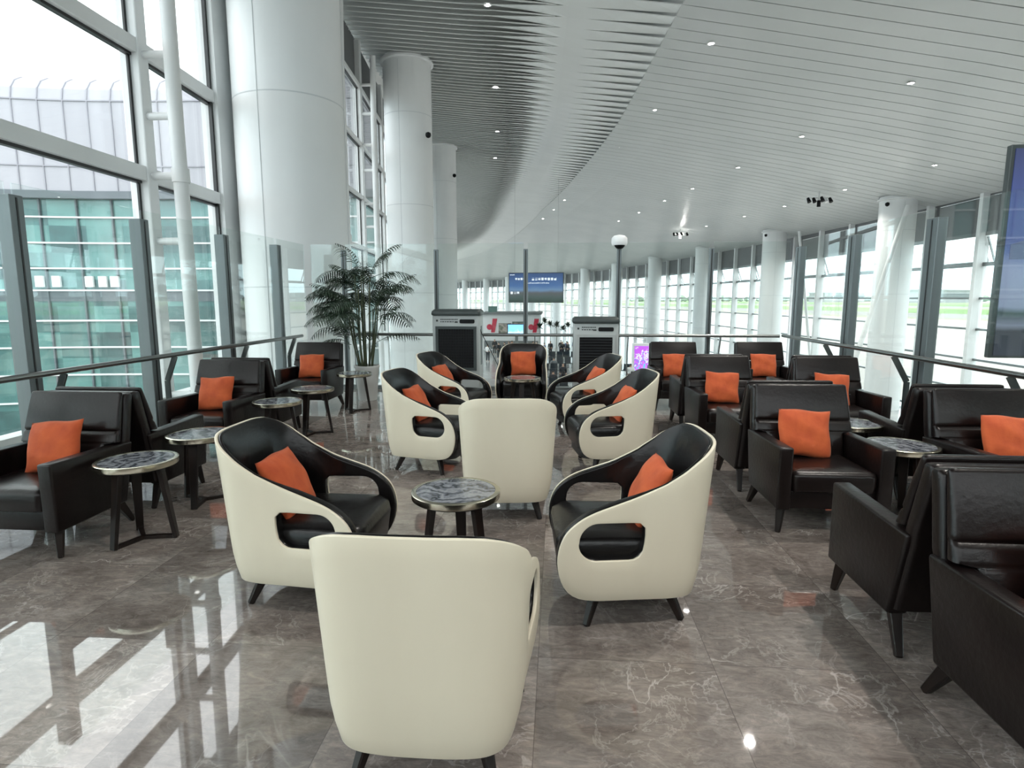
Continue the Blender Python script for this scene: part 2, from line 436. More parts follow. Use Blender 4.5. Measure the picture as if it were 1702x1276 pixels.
# ------------------------------------------------------------------ right window wall
TW = 20.5
TZ = [-4.4, -2.9, -1.4, .08, 1.58, 3.2, 4.65]
wi = 1
def right_bay(s0, s1, k):
    global wi
    root = thing('window_%d' % wi, kind='structure'); wi += 1
    nf = 4
    g = MB(); fr = MB(); fins = MB(); v = MB(); sp = MB()
    for i in range(nf):
        a, b = s0 + (s1 - s0) * i / nf, s0 + (s1 - s0) * (i + 1) / nf
        A, B = hall(a, TW), hall(b, TW)
        A2, B2 = hall(a, TW + .02), hall(b, TW + .02)
        g.hexa([(A.x, A.y, FLO), (A2.x, A2.y, FLO), (B2.x, B2.y, FLO), (B.x, B.y, FLO)], [(A.x, A.y, 4.65), (A2.x, A2.y, 4.65), (B2.x, B2.y, 4.65), (B.x, B.y, 4.65)])
        for z in TZ:
            th = .18 if z in (3.2, 4.65) else .105
            fr.bar((A.x, A.y, z), (B.x, B.y, z), .14, th)
        # fin
        c = hall(a, TW - .32); d = hall(a, TW + .1)
        fins.bar((c.x*.5 + d.x*.5, c.y*.5 + d.y*.5, FLO), (c.x*.5 + d.x*.5, c.y*.5 + d.y*.5, ceilz(20.2)), .5, .24, up=(-math.sin(heading(a)), math.cos(heading(a)), 0))
        # tilted vent sash in alternate panes
        if i % 2 == 1 or i == 2:
            q = hall(a + .2, TW); e = hall(b - .2, TW)
            o_ = hall(a + .2, TW + .4) - q
            for (p1, z1, p2, z2) in ((q, 4.5, q + o_, 3.35), (e, 4.5, e + o_, 3.35), (q + o_, 3.35, e + o_, 3.35)):
                v.bar((p1.x, p1.y, z1), (p2.x, p2.y, z2), .07, .07)
        sp.bar((A.x, A.y, 5.6), (B.x, B.y, 5.6), .1, 1.8)
    g.build('glass_pane', M['wglass'], root); fr.build('transom', M['dark_steel'], root)
    fins.build('fin', M['white_paint'], root); v.build('vent_sash', M['dark_steel'], root)
    sp.build('spandrel_panel', M['spandrel'], root)
for k in range(-3, 11):
    right_bay(34.5 + 15 * k, 34.5 + 15 * (k + 1), k)
# leaning tubes that prop the wall
def strut(p, q, r, label):
    o = MB().tube([(0,0,0), Vector(q) - Vector(p)], r, 14).build('leaning_strut', M['white_paint'], smooth=True, loc=p); return tag(o, label, 'strut')
strut((15.1, 33.2, FLO), (18.3, 34.0, 6.4), .13, 'white diagonal tube strut leaning against the nearest right column')
strut((19.9, 48.2, FLO), (18.2, 48.2, 6.6), .10, 'thin leaning strut beside the second right column')

# ------------------------------------------------------------------ left window wall
LW = [(-8.6, -6.0), (-.5, -6.1), (4.2, -6.15), (8.9, -6.25), (13.6, -6.6), (18.2, -7.0), (22.8, -7.45), (27.4, -8.0), (33, -8.9), (40, -10.0), (60, -13.5), (90, -20)]
LZ = [.0, 3.45, 5.3, 7.22, 9.25]
def left_bay(i):
    global wi
    (y0, x0), (y1, x1) = LW[i], LW[i+1]
    root = thing('window_%d' % wi, kind='structure'); wi += 1
    near = i <= 3
    zs = [.0, 3.42, 5.2, 7.22, 9.25] if near else [-2.2, -.2, 1.65] + LZ[1:]
    g = MB(); fr = MB(); mu = MB(); sp = MB(); gk = MB()
    g.hexa([(x0-.02, y0, FLO), (x0, y0, FLO), (x1, y1, FLO), (x1-.02, y1, FLO)], [(x0-.02, y0, 9.25), (x0, y0, 9.25), (x1, y1, 9.25), (x1-.02, y1, 9.25)])
    for z in zs:
        th = .20 if z in (3.42, 5.2) and near else .13
        fr.bar((x0 + .06, y0, z), (x1 + .06, y1, z), .22, th)
        gk.bar((x0 + .05, y0, z - th/2 - .02), (x1 + .05, y1, z - th/2 - .02), .08, .04)
    mu.box(x1 - .1, x1 + .2, y1 - .11, y1 + .11, FLO, ceilz(-6.8) - .05)
    gk.bar((x1 + .05, y1 - .125, .1), (x1 + .05, y1 - .125, 9.2), .03, .06)
    sp.bar((x0 - .05, y0, 10.1), (x1 - .05, y1, 10.1), .1, 1.6)
    if i == 3:
        # flat white pier next to the thick column
        sp2 = MB().hexa([(-6.5, 11.05, FLO), (-6.18, 11.05, FLO), (-6.05, 12.6, FLO), (-6.5, 12.6, FLO)], [(-6.5, 11.05, 10.7), (-6.18, 11.05, 10.7), (-6.05, 12.6, 10.7), (-6.5, 12.6, 10.7)])
        sp2.build('white_pier', M['white_paint'], root)
        gk.bar((-6.3, 11.02, .1), (-6.3, 11.02, 9.2), .06, .05)
    g.build('glass_pane', M['wglass'], root); fr.build('transom', M['white_paint'], root)
    mu.build('mullion', M['white_paint'], root, bevel=.02); gk.build('gasket', M['black_metal'], root)
    sp.build('spandrel_panel', M['spandrel'], root)
for i in range(len(LW) - 1): left_bay(i)
# tube trusses in front of the mullions
for i, (lab) in ((3, 'white ladder truss of a round tube and short rungs before the near left window'), (5, 'white ladder truss right of the very thick column'), (6, 'white ladder truss just left of the second thick column')):
    y, x = LW[i]
    if lab is None: continue
    tr = thing('ladder_truss', lab, 'truss', (x, y, 0))
    zt = ceilz(-6.4) - .55
    MB().tube([(.68, 0, FLO), (.65, 0, 0), (.62, 0, 4), (.62, 0, 8), (.66, 0, zt)], .105, 16).build('tube', M['white_paint'], tr, smooth=True)
    for z in (-1.5, .1, 2.45, 3.4, 4.25, 5.1, 6.3, 7.2, 8.3, 9.3):
        MB().tube([(.2, 0, z), (.62, 0, z)], .055, 10).build('rung', M['white_paint'], tr, smooth=True)
    MB().tube([(.63, 0, 3.3), (.63, 0, 3.5)], .125, 16).build('sleeve', M['white_paint'], tr, smooth=True)

# ------------------------------------------------------------------ glass screens with posts and handrail
def screen(label, pts_posts, p0, p1, inward, rail0, rail1, posts_w):
    d = (Vector(p1) - Vector(p0)).normalized(); inw = Vector(inward)
    t = thing('glass_screen', label, 'glass screen', (p0[0], p0[1], 0))
    O = Vector((p0[0], p0[1], 0))
    seq = [Vector(p0)] + [Vector(p) for p in pts_posts] + [Vector(p1)]
    for a, b in zip(seq[:-1], seq[1:]):
        if (b - a).length < .3: continue
        A = a - O + d*.035; B = b - O - d*.035
        w = inw * .007
        MB().hexa([A - w + Vector((0,0,.05)), A + w + Vector((0,0,.05)), B + w + Vector((0,0,.05)), B - w + Vector((0,0,.05))],
                  [A - w + Vector((0,0,2.52)), A + w + Vector((0,0,2.52)), B + w + Vector((0,0,2.52)), B - w + Vector((0,0,2.52))]).build('glass_panel', M['glass'], t)
    for p in pts_posts:
        q = Vector(p) - O
        ph = MB()
        pw, pd = posts_w
        c = q - inw * .0
        a = d * pw/2; b = inw * pd/2
        quad = lambda z, o: [c - a*o - b + Vector((0,0,z)), c + a*o - b + Vector((0,0,z)), c + a*o + b + Vector((0,0,z)), c - a*o + b + Vector((0,0,z))]
        ph.hexa(quad(0, 1), quad(2.42, 1))
        po = ph.build('post', M['post'], t, bevel=.004, seg=1)
        gv = MB()
        cc = c + inw * (pd/2 + .001)
        gv.hexa([cc - d*.008 + Vector((0,0,.02)), cc + d*.008 + Vector((0,0,.02)), cc + d*.008 + inw*.003 + Vector((0,0,.02)), cc - d*.008 + inw*.003 + Vector((0,0,.02))],
                [cc - d*.008 + Vector((0,0,2.4)), cc + d*.008 + Vector((0,0,2.4)), cc + d*.008 + inw*.003 + Vector((0,0,2.4)), cc - d*.008 + inw*.003 + Vector((0,0,2.4))])
        gv.build('gasket', M['black_metal'], po)
    base = MB()
    A = Vector(p0) - O; B = Vector(p1) - O
    base.hexa([A - inw*.05, A + inw*.05, B + inw*.05, B - inw*.05], [A - inw*.05 + Vector((0,0,.06)), A + inw*.05 + Vector((0,0,.06)), B + inw*.05 + Vector((0,0,.06)), B - inw*.05 + Vector((0,0,.06))])
    base.build('base_channel', M['dark_steel'], t)
    r0, r1 = Vector(rail0) - O, Vector(rail1) - O
    rl = MB().tube([r0, r1], .026, 14).build('handrail', M['steel'], t, smooth=True)
    for p in pts_posts:
        q = Vector(p) - O + d*.17
        off = abs((r0 - q).dot(inw))
        k = (q - r0).dot(d)
        if k < .05 or k > (r1 - r0).length - .05:
            continue
        zr = r0.z + (r1.z - r0.z) * k / (r1 - r0).length
        f = q + inw * .06
        pts = [f, f + Vector((0,0,.68)), q + inw * off + Vector((0,0,zr - .02))]
        m_ = MB()
        for a, b in zip(pts[:-1], pts[1:]):
            m_.bar(a, b, .015, .06, up=inw)
        m_.build('rail_bracket', M['steel'], rl)
    return t
screen('tall glass screen with grey posts and handrail along the left window side', [(XL, 3.1, 0), (XL, 4.68, 0), (XL, 6.2, 0), (XL, 7.78, 0), (XL, 9.3, 0)], (XL, -5, 0), (XL, YB, 0), (1, 0, 0), (-4.25, -4, .975), (-4.25, 9.75, .975), (.13, .13))
screen('tall glass screen with slim posts and handrail behind the coolers', [(-3.72, YB, 0), (-2.09, YB, 0), (-.55, YB, 0), (1.02, YB, 0), (2.54, YB, 0)], (XL + .08, YB, 0), (XR - .08, YB, 0), (0, -1, 0), (-3.9, YB - .16, .975), (3.66, YB - .16, .975), (.075, .075))
screen('tall glass screen with wide grey posts and handrail along the right side', [(XR, 3.3, 0), (XR, 5.0, 0), (XR, 6.72, 0), (XR, 8.45, 0), (XR, 10.25, 0)], (XR, -5, 0), (XR, YB, 0), (-1, 0, 0), (3.70, -4, .985), (3.70, YB - .2, .985), (.2, .1))
# dome camera on the post
c = thing('dome_camera', 'white dome camera on top of a slim glass post', 'camera', (1.02, YB, 2.42))
MB().lathe([(.02, 0), (.02, .04), (.12, .05), (.135, .09), (.13, .17), (.09, .21), (.02, .225)], 24).build('housing', M['white_plastic'], c, smooth=True)
MB().lathe([(.001, -.0), (.05, .005), (.08, .035), (.09, .06)], 20, (0, -.05, -.01)).build('lens_dome', M['black'], c, smooth=True)

# ------------------------------------------------------------------ tub chair
CTRL = [(0, -.352), (.13, -.348), (.228, -.328), (.289, -.276), (.316, -.19), (.327, -.08), (.336, .04), (.350, .18), (.363, .31), (.372, .43)]
def crom(P, n=24):
    out = []
    Q = [(-P[1][0], P[1][1])] + P + [(2*P[-1][0] - P[-2][0], 2*P[-1][1] - P[-2][1])]
    for i in range(1, len(Q) - 2):
        for k in range(n):
            t = k / n
            p0, p1, p2, p3 = Q[i-1], Q[i], Q[i+1], Q[i+2]
            out.append(tuple(.5 * ((2*p1[j]) + (-p0[j] + p2[j])*t + (2*p0[j] - 5*p1[j] + 4*p2[j] - p3[j])*t*t + (-p0[j] + 3*p1[j] - 3*p2[j] + p3[j])*t**3) for j in (0, 1)))
    out.append(Q[-2]); return out
CURVE = crom(CTRL)
CY = [p[1] for p in CURVE]
def cpoint_by_y(y):
    for i in range(1, len(CURVE)):
        if y <= CURVE[i][1] or i == len(CURVE) - 1:
            a, b = CURVE[i-1], CURVE[i]
            k = (y - a[1]) / (b[1] - a[1]) if b[1] != a[1] else 0
            x = a[0] + k*(b[0] - a[0])
            n = Vector((b[1] - a[1], -(b[0] - a[0]), 0)).normalized()
            return x, n
def cpoint_by_i(fi):
    i = min(int(fi), len(CURVE) - 2); k = fi - i
    a, b = CURVE[i], CURVE[i+1]
    n = Vector((b[1] - a[1], -(b[0] - a[0]), 0)).normalized()
    return (a[0] + k*(b[0]-a[0]), a[1] + k*(b[1]-a[1])), n
TOPY = [-.36, -.347, -.335, -.31, -.27, -.22, -.13, 0, .1, .2, .28]
TOPZ = [.918, .917, .911, .888, .848, .80, .735, .672, .635, .598, .562]
def topz(y): return interp(y, TOPY, TOPZ)
BOT = .146
YS = -.115
OUT = [(YS, BOT), (.0, BOT), (.12, BOT), (.20, .150), (.275, .168), (.33, .212), (.362, .28), (.374, .36), (.363, .438), (.33, .506), (.27, .560), (.2, .598), (.1, .635), (0, .672), (YS, topz(YS))]
def rr_hole():
    y0, y1, z0, z1 = -.045, .274, .360, .548
    pts = []
    def arc(cy, cz, r, a0, a1, n):
        for k in range(n + 1):
            a = R(a0 + (a1 - a0) * k / n); pts.append((cy + r*math.cos(a), cz + r*math.sin(a)))
    arc(y1 - .088, z0 + .088, .088, -90, 0, 8); arc(y1 - .095, z1 - .092, .092, 0, 90, 8)
    arc(y0 + .04, z1 - .04, .04, 90, 180, 5); arc(y0 + .075, z0 + .07, .07, 180, 270, 5)
    return pts
HOLE = rr_hole(); HC = (.12, .455)
def raycast(poly, c, ang, closed):
    dx, dy = math.cos(ang), math.sin(ang); best = None
    n = len(poly)
    for i in range(n if closed else n - 1):
        (ax, ay), (bx, by) = poly[i], poly[(i+1) % n]
        ex, ey = bx - ax, by - ay
        den = dx*ey - dy*ex
        if abs(den) < 1e-12: continue
        t = ((ax - c[0])*ey - (ay - c[1])*ex) / den
        u = ((ax - c[0])*dy - (ay - c[1])*dx) / den
        if t > 0 and -1e-6 <= u <= 1 + 1e-6 and (best is None or t > best): best = t
    return (c[0] + dx*best, c[1] + dy*best)
def smooth_out():
    P = OUT; o = []
    for i in range(len(P) - 1):
        p0 = P[max(i-1, 0)]; p1, p2 = P[i], P[i+1]; p3 = P[min(i+2, len(P)-1)]
        for k in range(6):
            t = k/6
            o.append(tuple(.5*((2*p1[j]) + (-p0[j]+p2[j])*t + (2*p0[j]-5*p1[j]+4*p2[j]-p3[j])*t*t + (-p0[j]+3*p1[j]-3*p2[j]+p3[j])*t**3) for j in (0,1)))
    o.append(P[-1]); return o
OUTS = smooth_out()
NZ = 10
def tub_sheet():
    """unrolled sheet: list of (side, y or index, z, mode) and faces"""
    verts = []; faces = []; idx = {}
    # index of curve where y reaches YS
    iS = next(i for i in range(len(CURVE)) if CURVE[i][1] >= YS)
    fS = iS - 1 + (YS - CURVE[iS-1][1]) / (CURVE[iS][1] - CURVE[iS-1][1])
    NC = 26
    cols = []
    for c in range(-NC, NC + 1):
        fi = abs(c) / NC * fS; sd = -1 if c < 0 else 1
        (x, y), n = cpoint_by_i(fi)
        if c == 0: n = Vector((0, -1, 0)); x = 0
        tz = topz(y)
        # soften the lower rear corners
        col = []
        for j in range(NZ + 1):
            col.append(len(verts))
            verts.append((Vector((sd*x, y, 0)), Vector((sd*n.x, n.y, 0)), BOT + (tz - BOT) * j / NZ))
        cols.append(col)
    for a, b in zip(cols[:-1], cols[1:]):
        for j in range(NZ): faces.append((a[j], b[j], b[j+1], a[j+1]))
    for sd, edge in ((1, cols[-1]), (-1, cols[0])):
        tz = topz(YS)
        a_top = math.atan2(tz - HC[1], YS - HC[0]); a_bot = math.atan2(BOT - HC[1], YS - HC[0]) + 2*PI
        angs = [math.atan2(BOT + (tz-BOT)*j/NZ - HC[1], YS - HC[0]) % (2*PI) for j in range(NZ + 1)]
        left = [(angs[j], (YS, BOT + (tz-BOT)*j/NZ), edge[j]) for j in range(NZ, -1, -1)]
        NA = 44
        rest = []
        for k in range(1, NA):
            a = a_bot + (a_top + 2*PI - a_bot) * k / NA
            rest.append((a, raycast(OUTS, HC, a, False), None))
        loop = left + rest
        MR = 4; rings = []
        for r in range(MR + 1):
            row = []
            for (a, po, vi) in loop:
                ph = raycast(HOLE, HC, a, True)
                if r == 0 and vi is not None: row.append(vi); continue
                k = r / MR
                y = po[0] + (ph[0]-po[0])*k; z = po[1] + (ph[1]-po[1])*k
                x, n = cpoint_by_y(y)
                row.append(len(verts)); verts.append((Vector((sd*x, y, 0)), Vector((sd*n.x, n.y, 0)), z))
            rings.append(row)
        n = len(loop)
        for r in range(MR):
            for j in range(n):
                faces.append((rings[r][j], rings[r][(j+1) % n], rings[r+1][(j+1) % n], rings[r+1][j]))
    return verts, faces
SHEET = tub_sheet()
def flare(y, z):
    k = interp(y, [-.35, -.2, 0, .4], [.062, .048, .018, .0])
    f = (z - BOT) / .73
    return k * f - .02 * (1 - min(1, f / .25))**2
def tub_point(v, off):
    p, n, z = v
    q = p + n * (flare(p.y, z) - off)
    return Vector((q.x, q.y, z))
def thick(sheet, a, b, shrink=0):
    verts, faces = sheet
    nv = len(verts)
    mb = MB()
    va = [tub_point(v, a) for v in verts]
    def inner(v):
        if shrink and v[0].y < .05:
            g = max(0, min(1, (topz(v[0].y) - v[2]) / .16)); g = g*g*(3 - 2*g)
            f = interp(v[0].y, [-.1, .05], [0, 1])
            return (b - shrink) * f + (a + .018 + (b - shrink - a - .018) * g) * (1 - f) + shrink * (g*(1-f) + f)
        return b
    vb = [tub_point(v, inner(v)) for v in verts]
    cnt = {}
    for f in faces:
        for i in range(len(f)):
            e = (f[i], f[(i+1) % len(f)]); k = tuple(sorted(e)); cnt.setdefault(k, []).append(e)
    mb.v = [tuple(p) for p in va + vb]
    mb.f = [tuple(f) for f in faces] + [tuple(i + nv for i in reversed(f)) for f in faces]
    for k, es in cnt.items():
        if len(es) == 1:
            i, j = es[0]; mb.f.append((j, i, i + nv, j + nv))
    return mb
def rounded_plan(hw, y0, y1, rad, n=6, inset=0):
    pts = []
    for cx, cy, a0 in ((hw - rad, y1 - rad, 0), (-hw + rad, y1 - rad, 90), (-hw + rad, y0 + rad, 180), (hw - rad, y0 + rad, 270)):
        for k in range(n + 1):
            a = R(a0 + 90*k/n); pts.append((cx + (rad - inset)*math.cos(a), cy + (rad - inset)*math.sin(a)))
    return pts
def make_tub():
    t = thing('tub_chair')
    sh = thick(SHEET, 0, .016).build('shell', M['shell'], t, smooth=True, bevel=.004, seg=2, angle=60)
    thick(SHEET, .0175, .068, .012).build('upholstery', M['leather'], t, smooth=True, bevel=.018, seg=3, angle=60)
    rings = []
    for z, ins, fwd in ((.215, .02, -.03), (.23, .0, -.01), (.30, -.0, .0), (.38, -.0, .012), (.425, .006, .008), (.447, .03, -.012), (.455, .08, -.06)):
        rings.append([(x * (1 - max(0, -.1 - y) * .5), y + (fwd if y > 0 else 0), z + (.012 * (1 - (x/.3)**2) if z > .44 else 0)) for x, y in rounded_plan(.292, -.27, .365, .09, 6, ins)])
    MB().loft(rings).build('seat_cushion', M['leather'], t, smooth=True)
    rings = [[(x*.97, y, z) for x, y in rounded_plan(.285, -.26, .33, .1, 6)] for z in (.142, .222)]
    MB().loft(rings).build('base', M['black_metal'], t, smooth=True)
    for sx in (-1, 1):
        for sy in (-1, 1):
            p, q = ((sx*.295, .225), (sx*.235, .165)) if sy > 0 else ((sx*.235, -.26), (sx*.18, -.175))
            MB().bar((*p, 0), (*q, .19), .03, .03, .05, .055).build('leg', M['leg'], t, bevel=.005, seg=1)
    return t
TUB0 = make_tub()
_used = {'n': 0}
def tub(x, y, ang, label):
    o = TUB0 if _used['n'] == 0 else copy_tree(TUB0); _used['n'] += 1
    o.location = (x, y, 0); o.rotation_euler = (0, 0, R(ang - 90))
    tag(o, label, 'chair', 'cream tub chairs'); return o

# ------------------------------------------------------------------ pillow
def pillow_mesh(seed, w=.37, h=.35, th=.062):
    rnd = random.Random(seed); n = 22; mb = MB()
    ph = [rnd.uniform(0, 6) for _ in range(6)]
    def pt(i, j, s):
        u = 2*i/n - 1; v = 2*j/n - 1
        pin = 1 - .07 * (1 - u*u) - 0
        x = u * w/2 * (1 - .025*(1 - v*v)); z = v * h/2 * (1 - .025*(1 - u*u))
        d = max(0, (1 - abs(u)**2.6) * (1 - abs(v)**2.6))**.55
        d *= 1 + .10*math.sin(5*u + ph[0] + 2*v) * v + .07*math.sin(7*v + ph[1] - 3*u)
        sag = .08 * (1 - abs(u)) * (-v)
        x += .005*math.sin(4*v + ph[2]); z += .005*math.sin(4*u + ph[3])
        return (x, s * th * d * (1 + sag), z)
    for s in (1, -1):
        base = len(mb.v)
        for j in range(n + 1):
            for i in range(n + 1): mb.v.append(pt(i, j, s))
        for j in range(n):
            for i in range(n):
                a = base + j*(n+1) + i; mb.f.append((a, a+1, a+n+2, a+n+1) if s < 0 else (a+n+1, a+n+2, a+1, a))
    return mb
def make_pillow(seed):
    o = pillow_mesh(seed).build('throw_pillow', M['orange'], smooth=True)
    bm = bmesh.new(); bm.from_mesh(o.data); bmesh.ops.remove_doubles(bm, verts=bm.verts, dist=1e-4); bmesh.ops.recalc_face_normals(bm, faces=bm.faces); bm.to_mesh(o.data); bm.free()
    pts = []
    n = 40
    for k in range(n + 1):
        u = -1 + 2*k/n
        pts.append((u*.185, 0, .175*(1 - .055*(1-u*u))))
    return o
PIL = [make_pillow(s) for s in (1, 2, 3)]
_pu = [0, 0, 0]
def pillow(x, y, ang, label, kind=0, tilt=16, z=.62, roll=0, fx=0, fy=-.1):
    """placed in the frame of a chair at x, y facing ang"""
    p = PIL[kind]
    if _pu[kind]: p = p.copy(); COL.objects.link(p)
    _pu[kind] += 1
    a = R(ang - 90)
    m = Matrix.Translation((x, y, 0)) @ Matrix.Rotation(a, 4, 'Z') @ Matrix.Translation((fx, fy, z)) @ Matrix.Rotation(R(tilt), 4, 'X') @ Matrix.Rotation(R(roll), 4, 'Y')
    p.matrix_world = m
    p.location = m.to_translation(); p.rotation_euler = m.to_euler()
    return tag(p, label, 'pillow', 'orange throw pillows')

# tub chairs: x, y, facing
TUBS = [(-.43, 2.03, 90, 'cream backed tub chair seen from behind, in the foreground'),
        (-1.34, 3.10, -1, 'cream tub chair left of the front marble table, facing right'),
        (.36, 3.09, 184, 'cream tub chair right of the front marble table, facing left'),
        (-.37, 4.45, 95, 'cream tub chair with its plain back turned just behind the front table'),
        (-1.20, 5.57, -10, 'cream tub chair left of centre, between the front and rear chairs on that side'),
        (-1.30, 7.42, -16, 'cream tub chair before the left air cooler, farthest on the left'),
        (-.50, 8.70, -90, 'cream rimmed tub chair facing the camera at the far end'),
        (.33, 7.28, 196, 'cream tub chair before the right air cooler, farthest on the right'),
        (.51, 5.70, 190, 'cream tub chair right of centre, behind the front right tub chair')]
for a in TUBS: tub(*a)
pillow(*TUBS[1][:3], 'orange pillow in the front left tub chair', 0, 27, .603, 0, .02, -.125)
pillow(*TUBS[2][:3], 'orange pillow half showing in the front right tub chair', 1, 27, .603, 0, -.0, -.125)
pillow(*TUBS[4][:3], 'orange pillow just showing in the tub chair left of centre', 2, 27, .603, 0, 0, -.125)
pillow(*TUBS[5][:3], 'orange pillow just showing in the tub chair before the left cooler', 0, 27, .603, 0, 0, -.125)
pillow(*TUBS[6][:3], 'orange pillow upright in the tub chair facing the camera', 1, 14, .645, 2, 0, -.14)
pillow(*TUBS[7][:3], 'orange pillow tip showing in the tub chair before the right cooler', 2, 27, .603, 0, 0, -.125)
pillow(*TUBS[8][:3], 'orange pillow half showing in the tub chair right of centre', 0, 27, .603, 0, 0, -.125)

# ------------------------------------------------------------------ club armchair
def make_club():
    t = thing('club_armchair')
    lm = M['brown_leather']
    for sx in (-1, 1):
        x0, x1 = (.283, .376) if sx > 0 else (-.376, -.283)
        prof = [(.37, .17), (.375, .605), (-.335, .585), (-.24, .17)]
        mb = MB(); mb.v = [(x0, y, z) for y, z in prof] + [(x1, y, z) for y, z in prof]
        mb.f = [(0,1,2,3), (7,6,5,4), (0,4,5,1), (1,5,6,2), (2,6,7,3), (3,7,4,0)]
        mb.build('armrest', lm, t, smooth=True, bevel=.014, seg=3)
    MB().box(-.284, .284, -.22, .335, .17, .30).build('apron', lm, t, smooth=True, bevel=.01, seg=2)
    rings = []
    for z, ins in ((.29, .03), (.30, .008), (.34, 0), (.40, 0), (.425, .01), (.437, .035)):
        rings.append([(x, y, z) for x, y in rounded_plan(.281, -.16, .368, .045, 5, ins)])
    rings.append([(x*.8, y*.8 + .02, .445) for x, y in rounded_plan(.26, -.12, .34, .05, 5, .03)])
    MB().loft(rings).build('seat_cushion', lm, t, smooth=True)
    def slab(z0, z1, yf, yb, hw, nz, rad, dent=None):
        rings = []
        for k in range(nz + 1):
            f = k / nz; z = z0 + (z1 - z0)*f
            w = hw(f); a, b = yf(f), yb(f)
            r = min(rad, (a - b)/2 - .002)
            edge = 1
            ring = []
            for x, y in rounded_plan(w, b, a, r, 5):
                if dent and y > (a + b)/2: y -= dent(x, f)
                ring.append((x, y, z))
            rings.append(ring)
        last = rings[-1]; cx = 0; cy = sum(p[1] for p in last)/len(last)
        rings.append([(p[0]*.985, cy + (p[1]-cy)*.8, z1 + .012) for p in last])
        rings.append([(p[0]*.93, cy + (p[1]-cy)*.35, z1 + .017) for p in last])
        return MB().loft(rings)
    # rear slab leaning back
    slab(.2, .905, lambda f: -.185 - .155*f, lambda f: -.265 - .16*f, lambda f: .375 - .026*f if f > .55 else .355, 14, .03).build('backrest', lm, t, smooth=True)
    def dent(x, f):
        c = math.exp(-((f - .50)/.018)**2) * .014
        b = -.022 * math.sin(min(1, f/.5)*PI) if f < .5 else -.016*math.sin((f - .5)/.5*PI)
        return c + b * (1 - (x/.36)**4)
    slab(.43, .925, lambda f: -.135 - .17*f, lambda f: -.215 - .125*f, lambda f: .284 if f < .34 else .372 - .034*f, 40, .028, dent).build('back_cushion', lm, t, smooth=True)
    for sx in (-1, 1):
        MB().bar((sx*.345, .335, 0), (sx*.322, .30, .18), .032, .032, .055, .06).build('leg', M['leg'], t, bevel=.005, seg=1)
        MB().bar((sx*.345, -.31, 0), (sx*.322, -.20, .18), .032, .032, .055, .06).build('leg', M['leg'], t, bevel=.005, seg=1)
    return t
CLUB0 = make_club(); _cu = [0]
def club(x, y, ang, label):
    o = CLUB0 if _cu[0] == 0 else copy_tree(CLUB0); _cu[0] += 1
    o.location = (x, y, 0); o.rotation_euler = (0, 0, R(ang - 90))
    return tag(o, label, 'armchair', 'dark leather club armchairs')
CL = {
 'A': (1.87, 2.08, -90, 'dark brown leather armchair cut by the lower right corner, facing the camera'),
 'A2': (1.89, 2.93, 90, 'dark brown leather armchair turned away, back to back with the lower right armchair'),
 'B': (1.875, 4.42, -90, 'dark brown leather armchair shown whole on the right, facing the camera'),
 'B2': (1.87, 5.28, 91, 'dark leather armchair turned away behind the whole right armchair'),
 'C': (1.86, 6.72, -89, 'dark leather armchair facing the camera, third in the inner right row'),
 'C2': (1.85, 7.58, 90, 'dark leather armchair turned away behind the third inner right armchair'),
 'D': (1.755, 8.95, -90, 'dark leather armchair at the far end of the inner right row'),
 'E': (3.11, 4.28, -86, 'dark leather armchair at the right edge beside the round table'),
 'E2': (3.08, 5.15, 90, 'dark leather armchair turned away behind the armchair at the right edge'),
 'F': (3.02, 6.65, -90, 'dark leather armchair by the right handrail, middle of the outer right row'),
 'F2': (3.06, 7.51, 90, 'dark leather armchair turned away behind the middle one by the right handrail'),
 'G': (3.05, 9.03, -90, 'dark leather armchair in the far right corner by the handrail'),
 'L1': (-3.41, 3.66, -90, 'black leather armchair nearest on the left, cut by the frame edge'),
 'L1b': (-3.42, 4.52, 90, 'black leather armchair turned away behind the nearest left armchair'),
 'L2': (-3.525, 5.89, -90, 'black leather armchair in the middle of the left row, facing the camera'),
 'L2b': (-3.525, 6.75, 90, 'black leather armchair turned away behind the middle left armchair'),
 'L3': (-3.575, 8.46, -90, 'black leather armchair at the far left beside the potted palm')}
for k, a in CL.items(): club(*a)
pillow(*CL['A'][:3], 'orange pillow on the lower right armchair, cut by the frame edge', 0, 20, .613, 3, -.02, -.065)
pillow(*CL['B'][:3], 'orange pillow on the whole right armchair', 1, 20, .613, -3, .05, -.065)
pillow(*CL['C'][:3], 'orange pillow on the third inner right armchair', 2, 20, .613, -3, .02, -.065)
pillow(*CL['D'][:3], 'orange pillow on the far armchair of the inner right row', 0, 20, .613, 0, .0, -.065)
pillow(*CL['E'][:3], 'orange pillow on the armchair at the right edge', 1, 20, .613, -4, -.05, -.065)
pillow(*CL['F'][:3], 'orange pillow on the middle armchair by the right handrail', 2, 20, .613, -4, .03, -.065)
pillow(*CL['G'][:3], 'orange pillow on the far right corner armchair', 0, 20, .613, -2, .0, -.065)
pillow(*CL['L1'][:3], 'orange pillow on the nearest left armchair, leaning to one side', 1, 22, .61, 5, -.03, -.05)
pillow(*CL['L2'][:3], 'orange pillow on the middle left armchair', 2, 20, .613, 3, .03, -.065)
pillow(*CL['L3'][:3], 'orange pillow on the far left armchair by the palm', 0, 20, .613, 2, .02, -.065)

